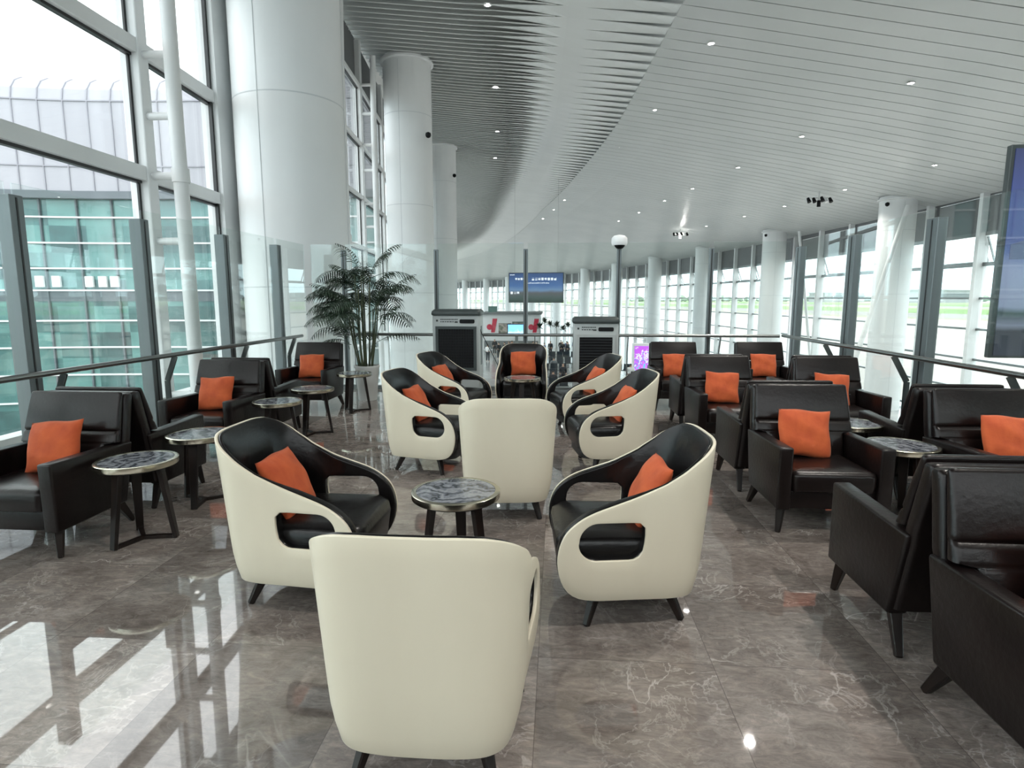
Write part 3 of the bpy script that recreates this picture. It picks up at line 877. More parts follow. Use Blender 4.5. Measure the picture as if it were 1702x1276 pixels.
# ------------------------------------------------------------------ side tables
def make_table(foot_bars):
    t = thing('side_table')
    h = .55
    MB().lathe([(.23, h - .036), (.243, h - .036), (.245, h - .03), (.245, h - .003), (.241, h), (.219, h), (.219, h - .036)], 56).build('rim', M['brass'], t, smooth=True)
    MB().lathe([(.001, h - .03), (.218, h - .03), (.218, h - .003), (.001, h - .003)], 56).build('tabletop', M['tmarble'], t)
    MB().lathe([(.001, h - .045), (.23, h - .045), (.235, h - .03), (.001, h - .03)], 40).build('underplate', M['black_metal'], t)
    for k in range(3):
        a = R(120*k); c, s = math.cos(a), math.sin(a)
        MB().bar((.205*c, .205*s, 0), (.135*c, .135*s, h - .04), .045, .026, .066, .032, up=(c, s, 0)).build('leg', M['leg'], t, bevel=.003, seg=1)
        if foot_bars: MB().bar((0, 0, .012), (.21*c, .21*s, .012), .03, .024).build('foot_bar', M['leg'], t)
    return t
TA = make_table(True); TBN = None; _ta = [0]
def table(x, y, rz, label):
    o = TA if _ta[0] == 0 else copy_tree(TA); _ta[0] += 1
    o.location = (x, y, 0); o.rotation_euler = (0, 0, R(rz))
    return tag(o, label, 'table', 'round side tables')
table(-.55, 3.17, 90, 'round marble table with brass rim in the middle of the front tub chairs')
table(-2.755, 3.65, 12, 'round marble table nearest on the left, beside the nearest left armchair')
table(-2.79, 4.42, 40, 'round marble table second on the left, behind the nearest left one')
table(-2.88, 5.92, 15, 'round marble table beside the middle left armchair')
table(-2.87, 6.80, 20, 'round marble table fourth on the left, with its base fully in view')
table(-2.86, 8.25, 30, 'round marble table standing in front of the palm pot')
table(-.46, 7.95, 30, 'round table before the tub chair facing the camera')
table(2.495, 4.45, 50, 'round marble table between the whole right armchair and the right edge one')
table(2.507, 5.23, 20, 'round marble table on the right, behind the nearer right table')

# ------------------------------------------------------------------ potted palm
def palm(x, y):
    t = thing('potted_palm', 'tall potted palm in a white pot beside the far left armchair', 'plant', (x, y, 0))
    rnd = random.Random(11)
    MB().lathe([(.14, 0), (.145, .02), (.185, .5), (.2, .52), (.2, .55), (.178, .55), (.172, .5), (.001, .5)], 32).build('pot', M['pot'], t, smooth=True)
    MB().lathe([(.001, .50), (.17, .502), (.17, .512), (.001, .52)], 20).build('soil', M['soil'], t)
    for k in range(19):
        a = rnd.uniform(0, 2*PI); r0 = rnd.uniform(.03, .14)
        h = rnd.uniform(.75, 1.5); ln = rnd.uniform(.02, .16)
        base = Vector((r0*math.cos(a), r0*math.sin(a), .505))
        tip = base + Vector((ln*math.cos(a), ln*math.sin(a), h))
        mid = base.lerp(tip, .5) + Vector((.012*math.cos(a), .012*math.sin(a), 0))
        MB().tube([base, mid, tip], .012, 7, .008).build('cane', M['cane'], t, smooth=True)
        nf = 4 if k < 16 else 3
        for j in range(nf):
            # one feathery frond
            fa = a + rnd.uniform(-1.5, 1.5) if j else a + rnd.uniform(-.4, .4)
            if k == 0 and j == 0: fa = PI*.9
            ln_f = rnd.uniform(.5, .9); el = rnd.uniform(.35, 1.25)
            p = tip - Vector((0, 0, rnd.uniform(0, .5)*(j > 0))); d = Vector((math.cos(fa)*math.cos(el) - .12, math.sin(fa)*math.cos(el), math.sin(el))).normalized()
            if p.y > .25: d.y = min(d.y, .1)
            pts = [p.copy()]; dirs = []
            ns = 16; droop = rnd.uniform(.07, .12)
            for q in range(ns):
                d = (d - Vector((0, 0, droop * (.4 + q/ns)))).normalized()
                dirs.append(d.copy()); p = p + d * (ln_f/ns); pts.append(p.copy())
            mb = MB(); mb.tube(pts, .005, 5, .0015)
            for q in range(4, ns + 1):
                c = pts[q]; d = dirs[min(q, ns-1)]
                side = d.cross(Vector((0,0,1)))
                if side.length < .01: side = Vector((1,0,0))
                side.normalize(); f = (q - 3)/(ns - 3)
                ll = .27 * math.sin(PI*(.25 + .72*f)) * rnd.uniform(.8, 1.1) + .03
                for sg in (-1, 1):
                    ax = (side*sg*.80 + d*.62 + Vector((0,0,.06))).normalized()
                    nrm = ax.cross(d).normalized(); wd = nrm.cross(ax).normalized()
                    w = .0105
                    e1 = c + ax*ll*.4 + Vector((0,0,-.012)); e2 = c + ax*ll*.75 + Vector((0,0,-.055*ll/.2)); e3 = c + ax*ll + Vector((0,0,-.12*ll/.2))
                    up = nrm * .002
                    mb.add([c - wd*.003, c + wd*.003, e1 + wd*w, e1 - wd*w, e2 + wd*w*.8, e2 - wd*w*.8, e3], [(0,1,2,3), (3,2,4,5), (5,4,6)])
            mb.build('frond', M['leaf'], t)
    return t
palm(-2.99, 9.22)

# ------------------------------------------------------------------ air coolers
def cooler(x, y, w, h, rz, label, louvre):
    t = thing('air_cooler', label, 'air cooler', (x, y, 0), rz)
    d = .46; hw = w/2
    MB().box(-hw, hw, 0, d, .08, h - .09).build('body', M['cooler'], t, bevel=.02, seg=2, smooth=True)
    rings = [[(px, py, z) for px, py in rounded_plan(hw + o, -.02 - o, d + o, .05, 4)] for z, o in ((h - .095, .012), (h - .07, .02), (h - .03, .012), (h, -.02))]
    MB().loft(rings).build('lid', M['cooler_lid'], t, smooth=True)
    MB().box(-hw - .005, hw + .005, -.005, d + .005, .06, .12).build('plinth', M['cooler_lid'], t, bevel=.01)
    for sx in (-1, 1):
        for py in (.08, d - .08):
            MB().lathe([(.02, 0), (.03, .0), (.03, .06), (.02, .06)], 12, (sx*(hw - .08), py, 0)).build('caster', M['black'], t)
    g0, g1 = h - .98, h - .27
    fr = MB()
    fw = .045
    fr.box(-hw + .05, hw - .05, -.022, .002, g0, g0 + fw).box(-hw + .05, hw - .05, -.022, .002, g1 - fw, g1)
    fr.box(-hw + .05, -hw + .05 + fw, -.022, .002, g0 + fw, g1 - fw).box(hw - .05 - fw, hw - .05, -.022, .002, g0 + fw, g1 - fw)
    fr.build('grille_frame', M['cooler_lid'] if not louvre else M['cooler'], t)
    MB().box(-hw + .09, hw - .09, -.004, .0, g0 + .04, g1 - .04).build('grille_back', M['black'], t)
    gr = MB()
    x0, x1 = -hw + .095, hw - .095
    nb = 14
    for k in range(1, nb):
        z = g0 + fw + (g1 - g0 - 2*fw) * k / nb
        if louvre: gr.hexa([(x0,-.022,z-.004),(x1,-.022,z-.004),(x1,-.006,z+.008),(x0,-.006,z+.008)], [(x0,-.022,z+.002),(x1,-.022,z+.002),(x1,-.006,z+.014),(x0,-.006,z+.014)])
        else: gr.box(x0, x1, -.014, -.008, z - .003, z + .003)
    if not louvre:
        for k in range(1, 14):
            xx = x0 + (x1 - x0)*k/14; gr.box(xx - .003, xx + .003, -.014, -.008, g0 + fw, g1 - fw)
    gr.build('grille', M['grid'], t)
    MB().loft([[(hw - .20 + px, yy, h - .19 + pz) for px, pz in rounded_plan(.12, -.032, .032, .02, 4)] for yy in (.002, -.008)]).build('display', M['black'], t)
    pr = MB(); rnd = random.Random(int(x*10))
    xx = -hw + .13
    while xx < hw - .36:
        wv = rnd.uniform(.012, .03); pr.box(xx, xx + wv, -.003, .001, h - .168, h - .152); xx += wv + .007
    xx = -hw + .13
    while xx < hw - .42:
        wv = rnd.uniform(.015, .035); pr.box(xx, xx + wv, -.003, .001, h - .205, h - .19); xx += wv + .012
    pr.box(hw - .40, hw - .35, -.003, .001, h - .215, h - .19)
    pr.lathe([(.001, 0), (.016, 0)], 12)  # placeholder ring replaced below
    del pr.v[-24:]; del pr.f[-14:]
    pr.box(-hw + .06, -hw + .09, -.003, .001, h - .195, h - .165)
    pr.build('lettering', M['print'], t)
    sd = MB()
    for sx in (-1, 1):
        sd.box(sx*hw - .004, sx*hw + .004, .14, .3, g0 + .08, g1)
    sd.build('side_grille', M['cooler_lid'], t)
    return t
cooler(-1.62, 9.55, .76, 1.42, 0, 'grey air cooler with a square mesh grille, behind the left tub chairs', False)
cooler(.61, 9.58, .71, 1.30, 0, 'grey air cooler with horizontal slats, behind the right tub chairs', True)
# power cord with plug hanging by the left cooler
o = MB().tube([(-1.262, 9.62, 1.15), (-1.2, 9.7, .98), (-1.08, 9.8, .72), (-.98, 9.86, .5), (-.93, 9.9, .25), (-.9, 9.9, .02), (-1.0, 9.85, .008), (-1.25, 9.7, .008)], .006, 6).build('power_cord', M['black'], smooth=True)
tag(o, 'thin black power cord dropping from the left air cooler', 'cord')

# ------------------------------------------------------------------ ceiling lamps
def downlight(s, t, label, power, group=None):
    p = hall(s, t); z = ceilz(t)
    o = thing('downlight', label, 'ceiling lamp', (p.x, p.y, z), 0, group)
    r = .11
    tilt = .13
    MB().lathe([(r*.8, .0), (r*1.25, -.012), (r*1.3, -.022), (r*.85, -.03), (r*.8, -.02)], 20).build('trim_ring', M['white_plastic'], o, smooth=True)
    MB().lathe([(.001, -.022), (r*.82, -.022), (r*.8, -.012), (.001, -.012)], 20).build('lens', M['lamp'], o)
    if power:
        l = bpy.data.lights.new('beam', 'SPOT'); l.energy = power; l.spot_size = R(120); l.spot_blend = .8; l.shadow_soft_size = .1; l.color = (1, .95, .88)
        lo = bpy.data.objects.new('beam', l); COL.objects.link(lo); lo.parent = o; lo.location = (0, 0, -.06)
rows = [(4.7, 'inner'), (10.9, 'middle'), (16.0, 'outer')]
LP = 900
ordn = ['nearest', 'second', 'third', 'fourth', 'fifth', 'sixth', 'seventh', 'eighth', 'ninth', 'tenth']
for nm, lst in (('middle', [(21.1,11.1),(27.8,10.4),(34.3,9.8),(41,9.2),(46.3,8.7),(52.9,8.3),(59.1,7.9)]),
                ('inner', [(20.5,4.7),(27.5,4.1),(34.3,3.5),(53,1.9),(58.9,1.6),(65.7,1.3)]),
                ('outer', [(28.3,16.3),(34.6,15.7),(40.9,15.2),(46.3,14.7),(53,14.2),(60,13.8)])):
    for i, (s, t) in enumerate(lst):
        downlight(s, t, '%s small bright downlight of the %s row in the flat plank ceiling' % (ordn[i], nm), LP if i < 4 else 0, 'downlights in the plank ceiling')
for i, (s, t) in enumerate([(19.4,-2.2),(26.7,-2.7),(33.8,-3.2),(40.3,-3.7)]):
    downlight(s, t, '%s downlight set among the twisted louvres on the left' % ordn[i], 0, 'downlights among the louvres')
# rows overhead and behind the camera
for s in (14.0, 7.2, .4):
    for t in (4.9, 11.2):
        downlight(s, t, 'small downlight of the plank ceiling high above the armchairs', LP, 'downlights high above the lounge')
# spotlight cluster
def cluster(s, t, label, glow):
    p = hall(s, t); z = ceilz(t)
    o = thing('spotlight_cluster', label, 'ceiling lamp', (p.x, p.y, z))
    MB().bar((0, 0, -.5), (0, 0, .0), .06, .06).build('stem', M['white_paint'], o)
    MB().bar((-.6, 0, -.35), (.6, 0, -.35), .05, .05).bar((0, -.35, -.35), (0, .35, -.35), .05, .05).build('crossbar', M['white_paint'], o)
    for i, (a, b) in enumerate(((-.6, 0), (.6, 0), (0, -.35), (-.3, .0), (.35, 0))):
        MB().tube([(a, b, -.36), (a + .05, b - .12, -.6)], .075, 12, .11).build('spot_head', M['black'] if i != 4 else M['white_paint'], o, smooth=True)
    MB().tube([(0, -.05, -.5), (0, -.05, -.85)], .1, 12).build('lamp_glass' if glow else 'spot_head', M['lamp'] if glow else M['black'], o, smooth=True)
cluster(36, 15, 'cluster of small spotlights on a bracket under the plank ceiling at the right', False)
cluster(56.9, 13.2, 'lit spotlight hanging under the far plank ceiling', True)

# ------------------------------------------------------------------ screens
def hanging_screen():
    t = thing('hanging_screen', 'blue advertising screen hanging over the concourse behind the glass', 'screen', (-1.62, 45, 1.25), R(-6))
    w, h = 4.1, 2.2
    MB().box(-w/2, w/2, 0, .18, 0, h).build('housing', M['cooler_lid'], t)
    pic = picture('airport_advert', [(0, (.012,.018,.016)), (.1, (.02,.035,.03)), (.2, (.03,.045,.045)), (.33, (.05,.05,.055)), (.42, (.07,.12,.2)), (.55, (.03,.07,.17)), (1, (.015,.035,.10))], 'Z', 0, h, .9, 1.2, .16)
    sc = MB().box(-w/2 + .05, w/2 - .05, -.012, .0, .05, h - .05).build('picture', pic, t)
    rnd = random.Random(4); tx = MB()
    def glyphs(x, z, hgt, n, gap):
        for k in range(n):
            cx = x + k*gap
            for q in range(4):
                if rnd.random() < .5: tx.box(cx, cx + gap*.72, -.018, -.013, z + hgt*rnd.uniform(0, .9), z + hgt*rnd.uniform(0, .9) + .02)
                else:
                    xx = cx + rnd.uniform(0, gap*.65); tx.box(xx, xx + .022, -.018, -.013, z + hgt*.05, z + hgt*.95)
    glyphs(-.3, 1.62, .22, 8, .235); glyphs(-1.55, 1.66, .16, 5, .2); glyphs(-.75, 1.40, .07, 16, .11); glyphs(-1.95, 2.0, .08, 4, .09); glyphs(-1.9, .62, .2, 3, .24)
    tx.build('lettering', M['white_text'], sc)
    for xx in (-1.6, 1.6):
        MB().tube([(xx, .1, h), (xx, .1, 10.0 - 1.25 + .3)], .005, 6).build('hanger', M['dark_steel'], t)
hanging_screen()
def side_screen():
    a = R(-2)
    t = thing('display_board', 'tall blue display board cut by the right frame edge, beyond the glass screen', 'screen', (5.44, 8.0, .85), a)
    w, h = 2.2, 2.58
    MB().box(0, w, 0, .09, 0, h).build('housing', M['cooler_lid'], t, bevel=.008, seg=1)
    pic = picture('terminal_picture', [(0, (.03,.035,.05)), (.13, (.02,.025,.035)), (.16, (.13,.15,.2)), (.22, (.03,.05,.05)), (.25, (.16,.19,.27)), (.42, (.17,.2,.3)), (.5, (.05,.075,.19)), (.75, (.03,.045,.16)), (1, (.015,.02,.07))], 'Z', 0, h, .42, 1.1, .05)
    sc = MB().box(.045, w - .045, -.012, .0, .03, h - .05).build('picture', pic, t)
    pc = MB().add([(.10, -.016, 1.22), (w - .1, -.016, 1.22), (w - .1, -.016, 1.36), (1.2, -.016, 1.62), (.75, -.016, 1.60), (.10, -.016, 1.40)], [(0,1,2,3,4,5)])
    pc.v += [(x, -.013, z) for x, y, z in pc.v]; pc.f = [(0,1,2,3,4,5), (11,10,9,8,7,6)] + [(i, (i+1) % 6, (i+1) % 6 + 6, i + 6) for i in range(6)]
    pc.build('pictured_roof', mat('picture_roof', (.05,.065,.12), .4, emit=(.05,.065,.12), es=.6), sc)
    tx = MB(); rnd = random.Random(2)
    for r_ in range(4):
        xx = .42
        while xx < .75:
            wv = rnd.uniform(.02, .05); tx.box(xx, xx + wv, -.016, -.012, .86 + r_*.06, .885 + r_*.06); xx += wv + .012
    tx.build('lettering', mat('picture_text', (.05,.055,.08), .5), sc)
    MB().tube([(1.9, .045, h), (1.9, .045, ceilz(7.7) - .8)], .04, 8).build('hanger', M['dark_steel'], t)
    MB().tube([(.9, .045, h), (.9, .045, ceilz(6.8) - .8)], .04, 8).build('hanger', M['dark_steel'], t)
side_screen()

# ------------------------------------------------------------------ concourse below
def kiosk():
    t = thing('shop_kiosk', 'white shop kiosk with red emblems in the concourse below', 'kiosk', (-9.0, 72, FLO))
    w, d, h = 6.9, 6, 4.25
    MB().box(0, w, 0, d, 0, h).build('wall', M['kiosk'], t)
    MB().box(-.2, w + .2, -.3, d + .2, h, h + .25).build('roof', M['kiosk_grey'], t)
    MB().box(.2, w - .2, -.06, .0, .1, 1.1).build('counter', M['kiosk_grey'], t)
    for x0 in (.75, 5.75):
        em = MB().hexa([(x0 + .3, -.05, 2.1), (x0 + .75, -.05, 2.1), (x0 + .75, 0, 2.1), (x0 + .3, 0, 2.1)], [(x0 + .5, -.05, 3.75), (x0 + 1.05, -.05, 3.75), (x0 + 1.05, 0, 3.75), (x0 + .5, 0, 3.75)]).build('emblem', M['red'], t)
        dot = MB().lathe([(.001, -.05), (.34, -.05), (.34, .0), (.001, .0)], 20).build('emblem_dot', M['red'], em)
        dot.rotation_euler = (R(-90), 0, 0); dot.location = (x0 + .12, -.05, 2.75)
    pm = picture('menu_picture', [(0, (.03,.04,.035)), (.3, (.12,.03,.05)), (.5, (.05,.07,.05)), (.7, (.25,.22,.2)), (1, (.04,.06,.05))], 'Z', 1, 3.4, .3, 1.6, 1.4)
    MB().box(1.95, 3.5, -.05, 0, 1.7, 3.2).build('menu_board', pm, t)
    MB().box(3.6, 5.3, -.05, 0, 2.6, 3.4).build('menu_board', pm, t)
    return t
kiosk()
tag(MB().box(0, 1.0, 0, 1, 0, .8).build('roof_box', mat('teal_box', (.09,.16,.14), .6), loc=(-8.4, 73, FLO + 4.4)), 'small teal box on the roof of the shop kiosk', 'box')
def info_screen():
    t = thing('information_screen', 'bright blue information screen on a stand in the concourse below', 'screen', (-3.93, 58, FLO))
    MB().bar((.0, .1, 0), (.0, .1, 2.6), .3, .12).build('stand', M['dark_steel'], t)
    MB().box(-.9, .9, -.04, .1, 2.55, 3.72).build('housing', M['black'], t)
    MB().box(-.82, .82, -.06, -.04, 2.62, 3.65).build('picture', picture('flight_info', [(.3, (.1,.3,.95)), (.5, (.35,.65,1)), (.7, (.12,.35,.95))], 'Z', 2.4, 3.4, 1.6, 2, .9), t)
info_screen()
def claw_machine():
    t = thing('arcade_machine', 'colourful glowing arcade machine in the concourse below, left of the far armchair', 'machine', (6.1, 44, FLO))
    MB().box(-.58, .58, 0, .9, 0, 2.9).build('cabinet', M['white_plastic'], t)
    MB().box(-.5, .5, -.02, 0, .3, 2.75).build('front', picture('arcade_lights', [(.25, (.1,.5,.9)), (.42, (.75,.12,.7)), (.55, (.2,.15,.75)), (.66, (.8,.8,.95)), (.8, (.5,.1,.75))], 'Z', .3, 2.75, .45, 3.2, 1.6), t)
claw_machine()
def bench():
    t = thing('airport_bench')
    for k in range(4):
        x = -1.05 + .7*k
        MB().box(x - .28, x + .28, -.25, .25, .40, .46).build('seat', M['seat_blue'], t)
        MB().hexa([(x-.28,.22,.46),(x+.28,.22,.46),(x+.28,.29,.46),(x-.28,.29,.46)], [(x-.28,.36,.95),(x+.28,.36,.95),(x+.28,.42,.95),(x-.28,.42,.95)]).build('backrest', M['seat_blue'], t)
    MB().box(-1.4, 1.4, -.04, .04, .32, .40).build('beam', M['dark_steel'], t)
    for x in (-1.1, 1.1):
        MB().box(x - .03, x + .03, -.25, .3, 0, .05).box(x - .03, x + .03, -.03, .03, .05, .32).build('leg', M['dark_steel'], t)
    return t
B0 = bench(); bn = 0
BSP = []
for iy, yy in enumerate((36.5, 40, 44.5, 49, 54, 60)):
    for xx in ((-1.2, 2.4) if yy < 40 else (-.6, 2.7, 6.0) if yy < 50 else (.6, 4.2)):
        if abs(xx - 6.0) < .5 and abs(yy - 44.5) < 1: continue
        o = B0 if bn == 0 else copy_tree(B0); bn += 1
        o.location = (xx, yy, FLO); o.rotation_euler = (0, 0, PI if iy % 2 else 0)
        tag(o, 'row of navy waiting seats on the concourse floor below', 'bench', 'waiting seats in the concourse')
        BSP.append((xx, yy, iy % 2))
def person(x, y, face, seated, shirt, trous, label, hold=None):
    t = thing('person', label, 'person', (x, y, FLO), face)
    def skin(name, vs, es, rad, m, root=0, sub=1):
        me = bpy.data.meshes.new(name); me.from_pydata(vs, es, []); me.materials.append(m)
        o = bpy.data.objects.new(name, me); COL.objects.link(o); o.parent = t
        md = o.modifiers.new('skin', 'SKIN')
        if not me.skin_vertices:
            bpy.context.view_layer.objects.active = o
        d = me.skin_vertices[0].data
        for i, r in enumerate(rad):
            d[i].radius = r if isinstance(r, tuple) else (r, r); d[i].use_root = (i == root)
        s = o.modifiers.new('sub', 'SUBSURF'); s.levels = sub; s.render_levels = sub
        for p in me.polygons: p.use_smooth = True
        return o
    hp = .60 if seated else .90
    k = hp + .02
    V = [(0,0,k), (0,-.01,k+.22), (0,0,k+.46), (0,-.01,k+.56), (0,-.03,k+.64), (0,-.02,k+.76)]
    Rd = [.13, .12, .13, .055, .085, .075]
    E = [(0,1),(1,2),(2,3),(3,4),(4,5)]
    legv = {}
    for sx in (-1, 1):
        n = len(V)
        if seated: P = [(sx*.1, -.05, k-.02), (sx*.12, -.42, k), (sx*.12, -.44, .08), (sx*.12, -.58, .035)]
        else: P = [(sx*.1, 0, k-.06), (sx*.11, -.015, .48), (sx*.12, .02*sx, .08), (sx*.13, -.14 + .02*sx, .035)]
        V += P; Rd += [.085, .062, .045, .035]; E += [(0, n), (n, n+1), (n+1, n+2), (n+2, n+3)]; legv[sx] = P
        n = len(V)
        A = [(sx*.19, 0, k+.43), (sx*.24, .02, k+.18), (sx*.22, -.14 if not seated else -.2, k+.0), (sx*.2, -.2 if not seated else -.28, k-.05)]
        V += A; Rd += [.055, .042, .034, .028]; E += [(2, n), (n, n+1), (n+1, n+2), (n+2, n+3)]
    skin('body', V, E, Rd, M['skin'])
    sv = [(0,0,k-.02), (0,-.01,k+.22), (0,0,k+.44), (0,-.005,k+.535)]; se = [(0,1),(1,2),(2,3)]; sr = [.16, .155, .18, .08]
    for sx in (-1, 1):
        n = len(sv); sv += [(sx*.19, 0, k+.43), (sx*.24, .02, k+.18), (sx*.225, -.1 if not seated else -.14, k+.06)]; sr += [.1, .07, .055]; se += [(2, n), (n, n+1), (n+1, n+2)]
    skin('shirt', sv, se, sr, shirt)
    tv = [(0,0,k)]; te = []; trr = [.15]
    for sx in (-1, 1):
        n = len(tv); P = legv[sx][:3]; tv += P; trr += [.105, .08, .065]; te += [(0, n), (n, n+1), (n+1, n+2)]
    skin('trousers', tv, te, trr, trous)
    skin('hair', [(0, .03, k+.64), (0, .01, k+.785)], [(0,1)], [.088, .092], M['hair'])
    return t
S_ = M
person(-6.8, 58.5, R(160), False, S_['sw'], S_['sd'], 'person in a white shirt and dark trousers standing left of the far tub chair')
person(-6.9, 66, R(20), False, S_['sd'], S_['sd'], 'person in dark clothes standing before the shop kiosk')
for i, (xx, yy, f, se, a, b, lab) in enumerate([
    (.55, 63, 10, False, 'sd', 'sd', 'person in dark clothes standing far back beyond the navy seats'),
    (1.9, 66, 200, False, 'sb', 'sd', 'person in blue standing far back near the slim plants'),
    (3.2, 62.6, 180, False, 'sr', 'sd', 'person in a dark red top standing far back'),
    (-1.9, 57, 30, False, 'sg', 'sd', 'person in a grey top standing near the blue information screen'),
    (4.55, 46.6, 200, False, 'sd', 'sd', 'person in black standing left of the arcade machine'),
    (5.1, 41.9, 170, False, 'sw', 'sd', 'person in a white top standing in front of the arcade machine')]):
    person(xx, yy, R(f), se, S_[a], S_[b], lab)
rnd = random.Random(21)
for k in range(16):
    p_ = person(rnd.uniform(-6, 1.6), rnd.uniform(61, 65), R(rnd.uniform(0, 360)), False, S_[rnd.choice(['sd','sd','sg','sb'])], S_['sd'], 'person in dark clothes among the far crowd before the shop kiosk')
    p_['group'] = 'far crowd before the kiosk'
ns = 0
for (xx, yy, fl) in BSP:
    for k in range(4):
        if (int(xx*7 + yy*3 + k*5) % 3) == 0 and ns < 14 and yy < 58:
            ns += 1
            sx = -1.05 + .7*k
            x_ = xx + (-sx if fl else sx); c = ['sd', 'sb', 'sg', 'sw', 'sd'][ns % 5]
            nm = {'sd': 'dark', 'sb': 'blue', 'sg': 'grey', 'sw': 'white'}[c]
            p_ = person(x_, yy + (.0 if not fl else 0), PI if fl else 0, True, S_[c], S_['sd'], 'person in a %s top sitting on the navy waiting seats' % nm)
            p_['group'] = 'seated travellers in %s tops' % nm
def planter(x, y, h, lab):
    t = thing('potted_tree', lab, 'plant', (x, y, FLO), 0, 'slim trees along the far concourse')
    MB().lathe([(.25, 0), (.32, .5), (.3, .5), (.001, .45)], 16).build('pot', M['pot'], t, smooth=True)
    MB().tube([(0,0,.45), (.03,0,h*.6), (0,0,h - .3)], .035, 6).build('trunk', M['cane'], t)
    cr = MB(); rnd = random.Random(int(x*100))
    for k in range(70):
        a = rnd.uniform(0, 2*PI); e = rnd.uniform(-.4, 1.3); r_ = rnd.uniform(.35, .75)
        d = Vector((math.cos(a)*math.cos(e), math.sin(a)*math.cos(e), math.sin(e)))
        c = Vector((0,0,h - .35)); s = d.cross(Vector((0,0,1))).normalized()*.06
        m_ = c + d*r_*.6 + Vector((0,0,.08))
        cr.add([c, m_ + s, c + d*r_, m_ - s], [(0,1,2,3)])
    cr.build('crown', M['leaf'], t)
for (x, y, h) in ((-1.95, 66, 3.3), (-1.5, 69, 3.8), (-.8, 67, 3.5), (-.1, 68, 3.4), (.62, 66, 3.1), (1.2, 69, 3.3)):
    planter(x, y, h, 'small dark leaved tree in a pot far off in the concourse')

# ------------------------------------------------------------------ outside
def wing():
    t = thing('terminal_wing', 'curved terminal wing with white ribbed cladding over teal glass outside the left window', 'building', (0, 0, 0))
    P = [(-46, 14.5), (-40, 18.6), (-34, 22.0), (-30, 24.0), (-26, 25.7), (-22.5, 26.7), (-19, 27.15), (-15, 27.35), (-11, 27.4), (-8.15, 27.4)]
    Q = crom_open(P, 6)
    def strip(mb, z0, z1, off0=0, off1=0):
        for a, b in zip(Q[:-1], Q[1:]):
            mb.add([(a[0], a[1] - off0, z0), (b[0], b[1] - off0, z0), (b[0], b[1] - off1, z1), (a[0], a[1] - off1, z1)], [(0,1,2,3)])
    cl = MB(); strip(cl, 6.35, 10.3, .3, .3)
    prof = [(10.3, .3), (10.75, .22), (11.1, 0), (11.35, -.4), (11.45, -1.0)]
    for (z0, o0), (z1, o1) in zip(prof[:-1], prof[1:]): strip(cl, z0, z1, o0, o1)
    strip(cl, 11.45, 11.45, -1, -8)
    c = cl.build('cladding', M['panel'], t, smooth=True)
    sm = MB()
    step = 1.03; acc = 0; nxt = .4
    for a, b in zip(Q[:-1], Q[1:]):
        l = math.hypot(b[0]-a[0], b[1]-a[1])
        while nxt < acc + l:
            k = (nxt - acc)/l; x, y = a[0] + k*(b[0]-a[0]), a[1] + k*(b[1]-a[1])
            pts = [(x, y - .32, 6.35)] + [(x, y - o - .02, z) for z, o in prof]
            for p, q in zip(pts[:-1], pts[1:]): sm.bar(p, q, .05, .05)
            nxt += step
        acc += l
    for z in (7.45, 10.25):
        for a, b in zip(Q[:-1], Q[1:]): sm.bar((a[0], a[1] - .32, z), (b[0], b[1] - .32, z), .05, .05)
    sm.build('seam', M['seam'], c)
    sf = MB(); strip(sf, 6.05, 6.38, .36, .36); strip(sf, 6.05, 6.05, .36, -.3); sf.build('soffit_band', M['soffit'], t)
    gl = MB(); strip(gl, -5.2, 6.1); g = gl.build('curtain_wall', M['teal'], t, smooth=True)
    br = MB()
    for z in (5.25, 4.1, 2.95, 1.95, .55, -.7, -2.0, -3.3):
        for a, b in zip(Q[:-1], Q[1:]): br.bar((a[0], a[1] - .06, z), (b[0], b[1] - .06, z), .1, .075)
    br.build('glazing_bar', M['white_paint'], g)
    ml = MB(); acc = 0; nxt = .8
    for a, b in zip(Q[:-1], Q[1:]):
        l = math.hypot(b[0]-a[0], b[1]-a[1])
        while nxt < acc + l:
            k = (nxt - acc)/l; x, y = a[0] + k*(b[0]-a[0]), a[1] + k*(b[1]-a[1])
            ml.box(x - .04, x + .04, y - .1, y, -5.2, 6.05); nxt += 1.55
        acc += l
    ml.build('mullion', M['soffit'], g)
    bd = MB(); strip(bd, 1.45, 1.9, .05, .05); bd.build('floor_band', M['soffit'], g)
    for (x, y) in ((-24.35, 26.2), (-23.75, 26.35), (-23.1, 26.55), (-21.75, 26.87), (-21.15, 26.95), (-20.6, 27.0)):
        MB().box(x - .2, x + .2, y - .12, y - .02, 2.1, 2.6).build('small_window', M['white_plastic'], g)
def crom_open(P, n):
    o = []
    for i in range(len(P) - 1):
        p0 = P[max(i-1,0)]; p1, p2 = P[i], P[i+1]; p3 = P[min(i+2, len(P)-1)]
        for k in range(n):
            t = k/n
            o.append(tuple(.5*((2*p1[j]) + (-p0[j]+p2[j])*t + (2*p0[j]-5*p1[j]+4*p2[j]-p3[j])*t*t + (-p0[j]+3*p1[j]-3*p2[j]+p3[j])*t**3) for j in (0,1)))
    o.append(P[-1]); return o
wing()
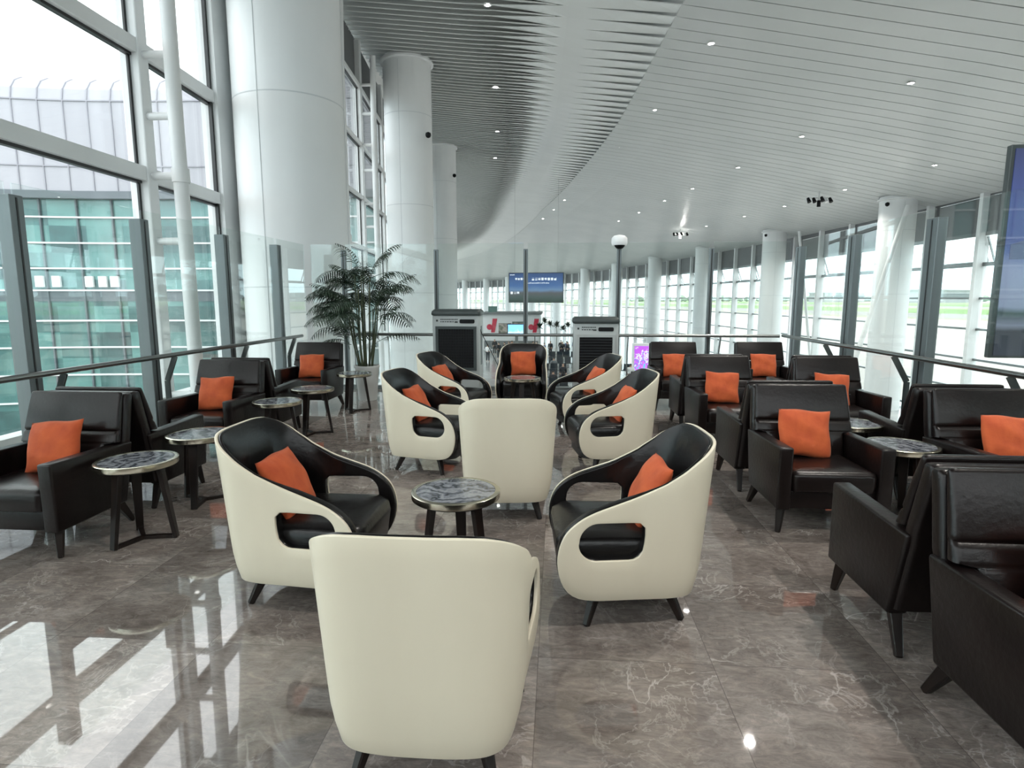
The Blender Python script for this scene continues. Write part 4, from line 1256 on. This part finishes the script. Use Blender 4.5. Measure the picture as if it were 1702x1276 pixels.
# far side of the airfield
rnd = random.Random(5)
for i, (x, y, w, d, h, lab) in enumerate([(560, 900, 160, 40, 17, 'long low pale building far across the airfield, widest of them'), (470, 1020, 90, 40, 14, 'low pale building far across the airfield, left of the longest one'), (700, 800, 130, 40, 19, 'pale hangar far across the airfield at the right')]):
    t = thing('far_terminal', lab, 'building', (x, y, -5.2), R(35))
    MB().box(-w/2, w/2, 0, d, 0, h).build('wall', M['far'], t)
    MB().box(-w/2 - 2, w/2 + 2, -2, d + 2, h, h + 1.5).build('roof', M['far'], t)
    MB().box(-w/2 + 4, w/2 - 4, -.5, 0, h*.45, h*.75).build('window_band', M['far_dark'], t)
def treeline(x0, y0, x1, y1, n, lab):
    mb = MB(); rnd = random.Random(8)
    for k in range(n):
        f = k/n; x, y = x0 + (x1-x0)*f + rnd.uniform(-8, 8), y0 + (y1-y0)*f + rnd.uniform(-8, 8)
        r_ = rnd.uniform(4, 8)
        rings = [[(x + q*r_*math.cos(2*PI*j/9)*rnd.uniform(.85, 1.15), y + q*r_*math.sin(2*PI*j/9)*rnd.uniform(.85, 1.15), -5.2 + z*r_) for j in range(9)] for q, z in ((.2, 0), (.9, .3), (1, .8), (.7, 1.3), (.2, 1.6))]
        mb.loft(rings)
    tag(mb.build('distant_trees', mat('distant_foliage', (.2,.28,.2), .9), smooth=True), lab, 'trees', kind='stuff')
treeline(150, 1200, 1500, 1250, 200, 'hazy green belt of trees along the far edge of the airfield')

# ------------------------------------------------------------------ world, camera, view
w = bpy.data.worlds.new('overcast_sky'); SC.world = w; w.use_nodes = True
bg = w.node_tree.nodes['Background']
nt = w.node_tree
tc = nt.nodes.new('ShaderNodeTexCoord'); sp = nt.nodes.new('ShaderNodeSeparateXYZ'); rp = nt.nodes.new('ShaderNodeValToRGB')
nt.links.new(tc.outputs['Generated'], sp.inputs[0]); nt.links.new(sp.outputs['Z'], rp.inputs[0])
e = rp.color_ramp.elements
e[0].position = 0; e[0].color = (.62,.80,.86,1); e[1].position = .45; e[1].color = (.97,.99,1,1)
nt.links.new(rp.outputs[0], bg.inputs[0])
bg.inputs[1].default_value = 2.6

cam = bpy.data.cameras.new('camera'); co = bpy.data.objects.new('camera', cam); COL.objects.link(co)
F = 998.
cam.sensor_fit = 'HORIZONTAL'; cam.sensor_width = 36; cam.lens = F / 1702 * 36
cam.clip_end = 4000
pitch = math.atan(143/F); yaw = math.atan(76/F*math.cos(pitch))
co.location = (0, 0, 1.6); co.rotation_euler = (PI/2 - pitch, 0, yaw)
SC.camera = co
SC.view_settings.view_transform = 'Standard'; SC.view_settings.look = 'None'
SC.view_settings.gamma = 1; SC.view_settings.use_curve_mapping = False
SC.view_settings.exposure = 0.85
